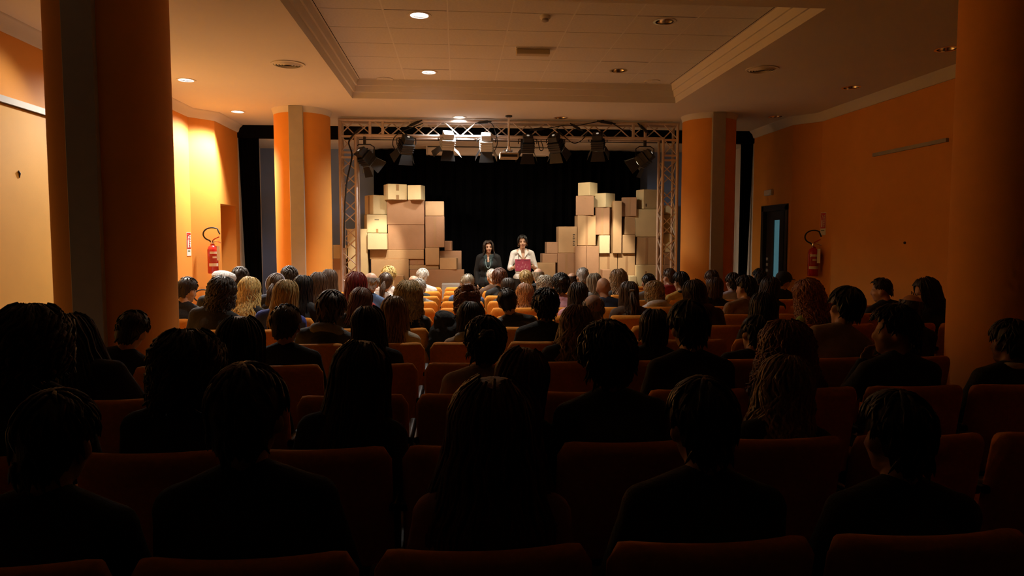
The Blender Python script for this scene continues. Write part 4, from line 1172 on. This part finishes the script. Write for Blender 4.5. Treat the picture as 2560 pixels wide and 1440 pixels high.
# row 7
A(559, 684, 7, 'f', 'bob', 'white', 'black', 'white fluffy hat showing above the dark curled bob', add=(('hat',),), vol=.008)
A(598, 667, 8, 'm', 'short', 'dkbrown', 'black', 'dark-haired man under the left fire extinguisher', vol=.018, seed=1)
A(690, 684, 7, 'f', 'tight', 'brown', 'navy', 'brown ponytail with a purple headband at left', extra=PONY, add=(('band', 'lavender'),))
A(795, 679, 7, 'f', 'long', 'brown', 'cream', 'long brown hair over a cream jacket in front of the left column', vol=.018)
A(927, 679, 7, 'm', 'fringe', 'grey', 'denim', 'balding grey man in a blue lettered jacket by the red hair', add=(('letters',),))
A(1316, 707, 7, 'f', 'longwavy', 'ginger', 'lavender', 'wavy ginger hair over a pale top in the middle', vol=.016)
A(1508, 694, 7, 'm', None, 'grey', 'navy', 'shiny bald tanned head above a navy jacket', sk='tan')
A(1637, 701, 7, 'f', 'curly', 'dblonde', 'white', 'curly dark blonde hair above a white hood', vol=.020, add=(('hood', 'white'),))
A(1704, 679, 8, 'm', 'short', 'black', 'ochre', 'black-haired man with a visible ear and ochre collar', yaw=22, vol=.014, add=(('collar', 'black'),))
A(1791, 692, 7, 'f', 'bob', 'brown', 'black', 'brown bob above a black top right of the middle', vol=.010)
A(1932, 690, 7, 'f', 'mid', 'dkbrown', 'black', 'dark brown hair left of the man in the black cap', vol=.022)
# row 8
A(722, 666, 8, 'm', 'messy', 'dkbrown', 'black', 'tousled dark-haired man before the left orange column', vol=.012)
A(822, 672, 8, 'f', 'long', 'brown', 'black', 'long brown hair against the left orange column edge', vol=.014)
A(965, 682, 8, 'f', 'tight', 'brown', 'white', 'brown ponytail above a white striped top', extra=PONY, add=(('stripes', 'grey'),))
A(1047, 697, 8, 'm', 'short', 'grey', 'grey', 'silver-grey head behind the fluffy dark blonde hair', vol=.010)
A(1170, 685, 8, 'm', 'crop', 'ash', 'denim', 'grey-haired man with ears in a blue top beside empty seats', vol=.008)
A(1271, 694, 8, 'f', 'bob', 'dkbrown', 'black', 'dark brown bob below the presenter in black', vol=.008)
A(1362, 687, 8, 'f', 'curly', 'ash', 'grey', 'curly greyish blonde hair in the middle of the front rows', vol=.016)
A(1403, 683, 7, 'f', 'messy', 'black', 'pink', 'black pinned-up hair above a patterned pink top', vol=.016, extra=BUN)
A(1486, 682, 8, 'f', 'bob', 'ash', 'grey', 'smooth grey bob left of the shiny bald head', vol=.010)
A(1547, 671, 9, 'f', 'fluffy', 'ltbrown', 'dkgrey', 'thick wavy light brown hair in front of the right stack', vol=.034)
A(1625, 684, 8, 'm', 'crop', 'black', 'grey', 'flat black cropped head by the right truss post', vol=.008)
A(1836, 682, 8, 'm', 'short', 'dkbrown', 'lavender', 'dark head above a pale lavender shirt at right', vol=.010)
A(1966, 679, 8, 'm', 'crop', 'black', 'black', 'man in a black peaked cap before the side door', yaw=-60, add=(('cap',),))
# row 9
A(972, 666, 9, 'f', 'messy', 'blonde', 'white', 'short tousled blonde hair in front of the left stack', vol=.018)
A(1032, 687, 9, 'm', 'fringe', 'brown', 'black', 'brown-rimmed low head leaning beside the white-haired man')
A(1249, 670, 9, 'f', 'short', 'auburn', 'black', 'short auburn highlighted hair before the presenter in black', vol=.022, extra={'back': .25, 'side': .2})
A(1311, 676, 9, 'f', 'short', 'dblonde', 'black', 'short streaked blonde hair below the pink folder', vol=.012)
A(1458, 669, 9, 'm', 'crop', 'grey', 'black', 'neat grey-haired man before the white tape strip', vol=.008)
A(1677, 671, 9, 'm', 'crop', 'brown', 'red', 'man with glasses in a red sweater by the right truss post', yaw=24, add=(('glasses',), ('collar', 'red')))
A(1783, 675, 9, 'm', 'short', 'brown', 'black', 'short brown hair in front of the right orange column', vol=.014)
A(1904, 672, 9, 'm', 'short', 'black', 'black', 'black head in front of the dark side door', vol=.010)
# row 10 and 11
A(1054, 671, 10, 'm', 'short', 'white', 'white', 'white-haired man tilting his head before the left stack', roll=14, vol=.012)
A(1229, 673, 10, 'm', 'crop', 'white', 'brown', 'white close-cropped old man before the presenter in black', yaw=18, vol=.004)
A(1346, 669, 10, 'm', 'fringe', 'ash', 'black', 'balding man below the presenter in white')
A(1430, 680, 10, 'm', 'fringe', 'dkbrown', 'black', 'brown balding head between black pinned-up and grey hair', sk='tan')

# black coat bundled over an empty seat beside the leather jacket
cp = at_y(1110, 778, row_y(5) + .04)
co = thing('coat', 'black coat bundled over the seat back beside the leather jacket', 'coat', (cp.x, row_y(5) + .03, 0))
m = MB()
m.ell((0, .02, cp.z - .11), (.10, .075, .11)); m.ell((.03, -.01, cp.z - .20), (.14, .085, .10)); m.ell((-.03, -.045, cp.z - .33), (.13, .035, .15)); m.ell((.03, .10, cp.z - .30), (.13, .04, .15)); m.ell((.09, .0, cp.z - .17), (.06, .07, .07)); m.ell((-.08, .01, cp.z - .20), (.06, .07, .07))
fold = lambda c: c + Vector((.006 * math.sin(c.z * 60 + c.x * 30), .006 * math.sin(c.x * 70 + c.z * 25), 0))
ob('shell', fuse(m, 'coat', .012, 3, [cloth('black')], None, fold), co)
m = MB(); torus(m, (.01, .03, cp.z - .045), .07, .022, 1, .8, R=Euler((.4, .2, 0)).to_matrix()); m.build('collar', cloth('black'), co, True)
# ------------------------------------------------------------------ the two presenters
def presenter(px, Y, H, label, pose, topc, hair_args, hc, yaw=180):
    X = at_y(px, 640, Y).x
    t = thing('person', label, 'person', (X, Y, 0), math.radians(yaw))
    k = H / 1.70; S = lambda p: Vector(p) * k
    hm = Matrix.Translation(S((0, .01, 1.578))) @ Euler((math.radians(pose['pitch']), math.radians(pose['roll']), math.radians(pose['yaw']))).to_matrix().to_4x4() @ Matrix.Scale(k * .97, 4)
    arms = pose['arms']
    def trunk(mb, g):
        mb.ell(S((0, 0, .93)), (.165 + g, .115 + g, .12)); mb.ell(S((0, 0, 1.07)), (.128 + g, .095 + g, .13)); mb.ell(S((0, .005, 1.24)), (.150 + g, .105 + g, .145))
        for s in (-1, 1):
            mb.ell(S((s * .065, .085, 1.24)), (.055 + g,) * 3)
            mb.tube([S((0, -.01, 1.425)), S((s * .165, -.01, 1.375))], [.05 + g, .046 + g], 14)
    b = MB(); trunk(b, 0)
    limb(b, [S((0, -.01, 1.38)), S((0, .0, 1.52))], [.050, .047], 16); head_shapes(b, hm, True)
    for s in (-1, 1):
        sh, el, wr, dr, pn, th = arms[s]
        limb(b, [S(sh), S(el), S(wr)], [.047, .037, .026]); hand(b, S(wr), dr, pn, th, pose['curl'], .95)
        limb(b, [S((s * .085, 0, .92)), S((s * .09, .01, .50)), S((s * .09, -.01, .09))], [.085, .055, .038]); limb(b, [S((s * .09, -.01, .045)), S((s * .10, .14, .035))], [.04, .034])
    lipc = hm @ Vector((0, .09, -.061))
    sk = SKIN['fair'] if pose['skin'] == 'fair' else SKIN['tan']
    me = fuse(b, 'body', .0068, 3, [sk, M_LIP], lambda c: 1 if ((c - lipc).length < .021 and abs(c.z - lipc.z) < .008) else 0)
    ob('body', me, t)
    g = MB(); trunk(g, .012)
    for s in (-1, 1):
        sh, el, wr = [S(q) for q in arms[s][:3]]; e = pose['sleeve']
        end = wr if e >= 1 else el.lerp(wr, e); limb(g, [sh, el, end], [.056, .048, .043 if e < 1 else .036])
    if pose.get('loose'): g.ell(S((0, .0, 1.0)), (.19, .145, .12)); g.ell(S((0, .0, .93)), (.19, .14, .05))
    top = fuse(g, 'top', .0085, 4, [topc], None)
    # open V neckline: drop faces in front of the throat
    bm = bmesh.new(); bm.from_mesh(top); v0 = S((0, 0, pose['vneck'])).z; v1 = S((0, 0, 1.45)).z
    kill = [f for f in bm.faces if f.calc_center_median().y > .015 and f.calc_center_median().z > v0 and abs(f.calc_center_median().x) < .02 + pose['vw'] * (f.calc_center_median().z - v0) / (v1 - v0)]
    bmesh.ops.delete(bm, geom=kill, context='FACES'); bm.to_mesh(top); bm.free()
    ob('top', top, t)
    tr_ = MB()
    tr_.ell(S((0, 0, .92)), (.178, .126, .12))
    for s in (-1, 1): limb(tr_, [S((s * .085, 0, .90)), S((s * .09, .01, .50)), S((s * .09, -.01, .09))], [.096, .068, .056])
    ob('trousers', fuse(tr_, 'trousers', .012, 3, [M_TROUS]), t)
    for s in (-1, 1):
        m = MB(); m.ell(S((s * .095, .06, .045)), (.046, .125, .045)); m.build('shoe', M_SHOE, t, True)
        m = MB(); m.ell(hm @ Vector((s * .030, .0765, .004)), (.0125, .006, .0065)); m.build('eye', M_EYE, t, True)
        m = MB(); m.tube([hm @ Vector((s * .014, .088, .025)), hm @ Vector((s * .030, .089, .031)), hm @ Vector((s * .048, .074, .024))], [.0035, .004, .002], 6); m.build('eyebrow', M_BROW, t, True)
    h = ob('hair', make_hair(*hair_args), t); h.matrix_local = hm; setm(h, hair_mat(hc))
    return t, hm, S, k
down = {s: ((s * .165, -.01, 1.375), (s * .225, -.03, 1.11), (s * .205, .06, .88), (-s * .05, .15, -1), (-s, 0, 0), (0, 1, 0)) for s in (-1, 1)}
STY['shag'] = dict(back=.36, side=.34, front=.092, vol=.026, wave=.014, curl=.004, locks=150, lr=.008, flare=.25, open=2.05)
STY['pulled'] = dict(back=.25, side=.205, front=.092, vol=.019, wave=.0, curl=.0, locks=80, lr=.006, ll=.09, tuft=.1, open=2.1)
t, hm, S, k = presenter(1221, 12.8, 1.615, 'presenter with shoulder-length dark hair in black cardigan and blue necklace', dict(arms=down, curl=.4, sleeve=1, vneck=1.30, vw=.055, yaw=10, pitch=-2, roll=4, skin='fair'), cloth('teal'), ('shag', 5), 'dkbrown', yaw=176)
# open cardigan: fused shell with the front cut away
g = MB()
g.ell(S((0, 0, .90)), (.195, .140, .16)); g.ell(S((0, 0, 1.07)), (.155, .122, .14)); g.ell(S((0, .005, 1.24)), (.178, .128, .155))
for s in (-1, 1):
    g.ell(S((s * .065, .085, 1.24)), (.075,) * 3); g.tube([S((0, -.015, 1.43)), S((s * .165, -.01, 1.385))], [.062, .064], 14)
    limb(g, [S(q) for q in down[s][:3]], [.068, .058, .047])
cg = fuse(g, 'cardigan', .009, 4, [cloth('jet')])
bm = bmesh.new(); bm.from_mesh(cg)
bmesh.ops.delete(bm, geom=[f for f in bm.faces if f.calc_center_median().y > .0 and abs(f.calc_center_median().x) < .085 + .02 * math.sin(f.calc_center_median().z * 5)], context='FACES'); bm.to_mesh(cg); bm.free()
ob('cardigan', cg, t)
n = MB(); pts = [S((.052 * math.cos(a) * 1.0, .135 + .035 * max(0, -math.sin(a)), 1.345 + .16 * math.sin(a) * (1 if math.sin(a) < 0 else .25))) for a in [math.pi * (1 + q / 18) for q in range(19)]]
for p in pts: n.ell(p, (.0055, .0055, .007), 8, 6)
n.tube(pts, .003, 5); n.build('necklace', mat('pale_blue_beads', (.35, .55, .62), .25), t, True)
for s in (-1, 1):
    c = MB(); c.add([S((s * .015, .125, 1.33)), S((s * .085, .10, 1.40)), S((s * .06, .05, 1.455)), S((s * .02, .085, 1.43)), S((s * .06, .12, 1.345))], [(0, 4, 1, 2, 3)]); c.build('collar', cloth('teal'), t)
up = {s: ((s * .165, -.01, 1.375), (s * .235, .05, 1.11), (s * .195, .235, 1.125), (-s * .85, .45, .25), (-s * .3, -.85, .1), (0, .2, 1)) for s in (-1, 1)}
t, hm, S, k = presenter(1306, 12.77, 1.715, 'presenter in a white blouse holding a pink folder with both hands', dict(arms=up, curl=.7, sleeve=.45, vneck=1.22, vw=.10, yaw=-4, pitch=-2, roll=3, skin='fair'), cloth('white'), ('pulled', 4, BUN), 'black', yaw=182)
for s in (-1, 1):
    m = MB(); torus(m, hm @ Vector((s * .078, -.004, -.062)), .014, .0025, 1, 1, 14, 5, R=Euler((math.pi / 2, 0, .3)).to_matrix()); m.build('earring', M_CHROME, t, True)
    c = MB(); c.add([S((s * .02, .128, 1.30)), S((s * .10, .085, 1.40)), S((s * .06, .03, 1.46)), S((s * .035, .065, 1.43))], [(0, 1, 2, 3)]); c.build('collar', cloth('white'), t)
n = MB(); n.tube([S((.075, .05, 1.43)), S((.085, .12, 1.33)), S((.078, .15, 1.24))], .006, 6); n.build('lanyard', M_RUBBER, t, True)
# the pink folder in her hands
fx = at_y(1307.5, 664, 12.47)
fo = thing('folder', 'pink printed folder held up by the presenter in white', 'folder', (fx.x, 12.77 - .30, 1.62 - .155 + -.40), math.radians(2))
fo.location.z = at_y(1307, 664, 12.47).z
fo.rotation_euler = (math.radians(-12), 0, math.radians(2))
M_PINK = mat('pink_card', (.30, .035, .075), .5, vary=.12, scale=14)
MB().b2((-.140, -.004, -.10), (.140, .004, .115)).build('cover', M_PINK, fo, bevel=.002, bseg=1)
MB().b2((-.128, .004, -.125), (.130, .008, -.02)).build('paper_sheet', M_PAPER, fo)
m = MB()
rg = random.Random(3)
for q in range(9):
    x = -.11 + .024 * q; z = rg.uniform(-.06, .05); m.b2((x, -.0055, z), (x + rg.uniform(.01, .03), -.004, z + rg.uniform(.01, .05)))
m.build('printed_shape', mat('pale_pink_print', (.42, .13, .17), .5), fo)
m = MB(); m.b2((-.10, -.0055, .09), (-.04, -.004, .10)); m.b2((.02, -.0055, .085), (.10, -.004, .092)); m.b2((-.01, -.0055, -.085), (.06, -.004, -.078)); m.build('printed_line', mat('dark_plum_print', (.09, .02, .05), .5), fo)
